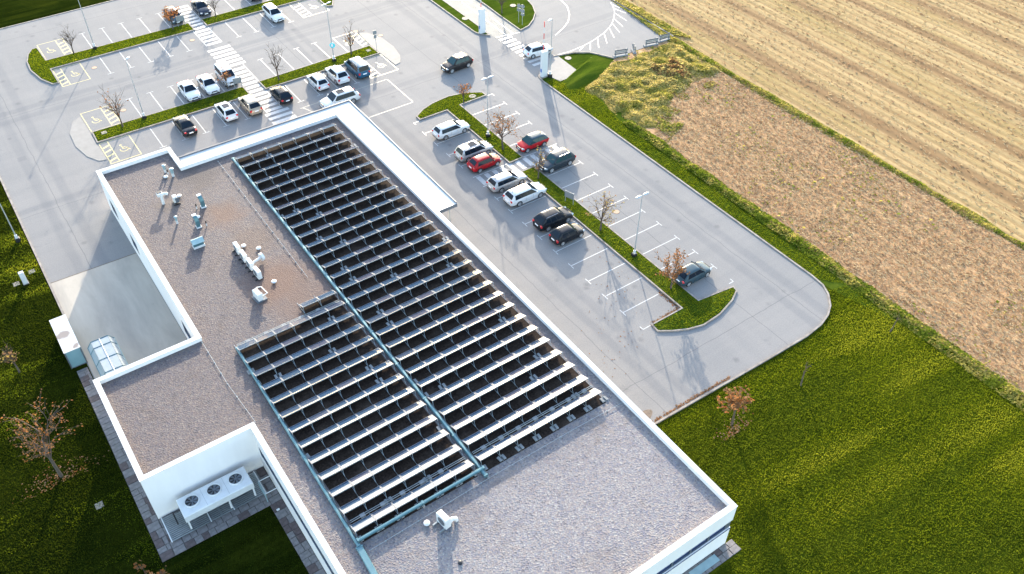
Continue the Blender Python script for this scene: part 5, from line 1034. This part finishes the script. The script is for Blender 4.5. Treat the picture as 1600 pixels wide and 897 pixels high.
blades('grass_tufts', [(18, 4), (31.19, 4), (31.19, 16.4), (18, 16.4)], 200, .02, GB, [5, 3, 1.8], 'tufted grass below the south wall', -.05, 54, .045)
blades('grass_tufts', [(-13, 36), (-1.75, 36), (-1.75, 60), (-2.1, 64.3), (-.95, 65), (-.95, 92), (-4, 92), (-9, 66)], 200, .03, ['blade_shade', 'blade_green', 'blade_yellow'], [6, 2, 1], 'tufted grass of the left lawn', -.04, 51, .045)  # mostly dark blades, painting in the building's shade
blades('grass_tufts', [(-1.7, 30), (6.1, 30), (6.1, 38.2), (-1.7, 38.2)], 120, .02, ['blade_shade'], [1], 'shaded tufted grass below the lower notch', -.05, 52, .045)  # only dark blades: the notch shade is put into their colour
blades('grass_tufts', [(57.25, 32), (58.9, 30), (59.2, 62), (60.3, 68), (61.8, 71), (58.5, 74), (57.3, 74)], 170, .03, ['blade_green', 'blade_fresh', 'blade_yellow'], [4, 4, 1.2], 'bright grass tufts of the right verge', -.03, 53, .045)
for k, (o, p) in enumerate(ISL):
    if k < 6: blades('grass_tufts', inset(p, .2), 120, .02, ['blade_green', 'blade_fresh', 'blade_yellow'], [4, 4, 1], 'grass tufts on the %s planting island' % ('top left', 'top right', 'lower left', 'lower right', 'boat-ended', 'long right')[k], .1, 60 + k, .045)
# fallen leaves along the kerbs
def litter(name, pts, n, sp, label):
    P = []
    for (x0, y0), (x1, y1) in zip(pts, pts[1:]):
        u = ng.random(n); P.append(np.stack([x0 + (x1 - x0) * u + ng.normal(0, sp, n), y0 + (y1 - y0) * u + np.abs(ng.normal(0, sp, n)), .012 + .02 * ng.random(n)], 1))
    P = np.concatenate(P); m_ = len(P); U, V = rand_frames(ng, m_, .5); s = ng.uniform(.025, .06, (m_, 1)); o = quads_obj(name, P, U * s, V * s * .8, ['leaf_brown', 'leaf_rust', 'straw_brown'], ng.integers(0, 3, m_)); tag(o, label, None, None, 'stuff')
litter('fallen_leaves', [(33.3, 28.2), (38, 28.15), (42, 28.05)], 230, .11, 'brown leaves heaped along the near kerb of the asphalt')
litter('fallen_leaves', [(41.0, 36.35), (44.1, 36.38), (44.05, 39)], 160, .12, 'brown leaves in the corner of the rounded grass foot')
litter('fallen_leaves', [(-7.2, 48.6), (-3.8, 48.8)], 260, .9, 'rusty leaves on the lawn under the tall left tree')
litter('fallen_leaves', [(37.6, 23.6), (39.8, 23.9)], 160, .6, 'rusty leaves on the lawn under the young tree right of the building')
litter('fallen_leaves', [(32, 31), (44, 44)], 90, 1.6, 'single leaves scattered over the lane beside the roof')
mb = MB(); pts = [(33.4 + 1.0 * math.cos(a) * (.8 + .3 * math.sin(3 * a + 1)), 29.1 + .8 * math.sin(a) * (.8 + .25 * math.cos(2 * a))) for a in [R(15 * k) for k in range(24)]]
mb.add([(x, y, .006) for x, y in pts], [tuple(range(24))]); struct('dirt_patch', mb, 'dirt', 'dark earth patch on the asphalt beside the roof edge')
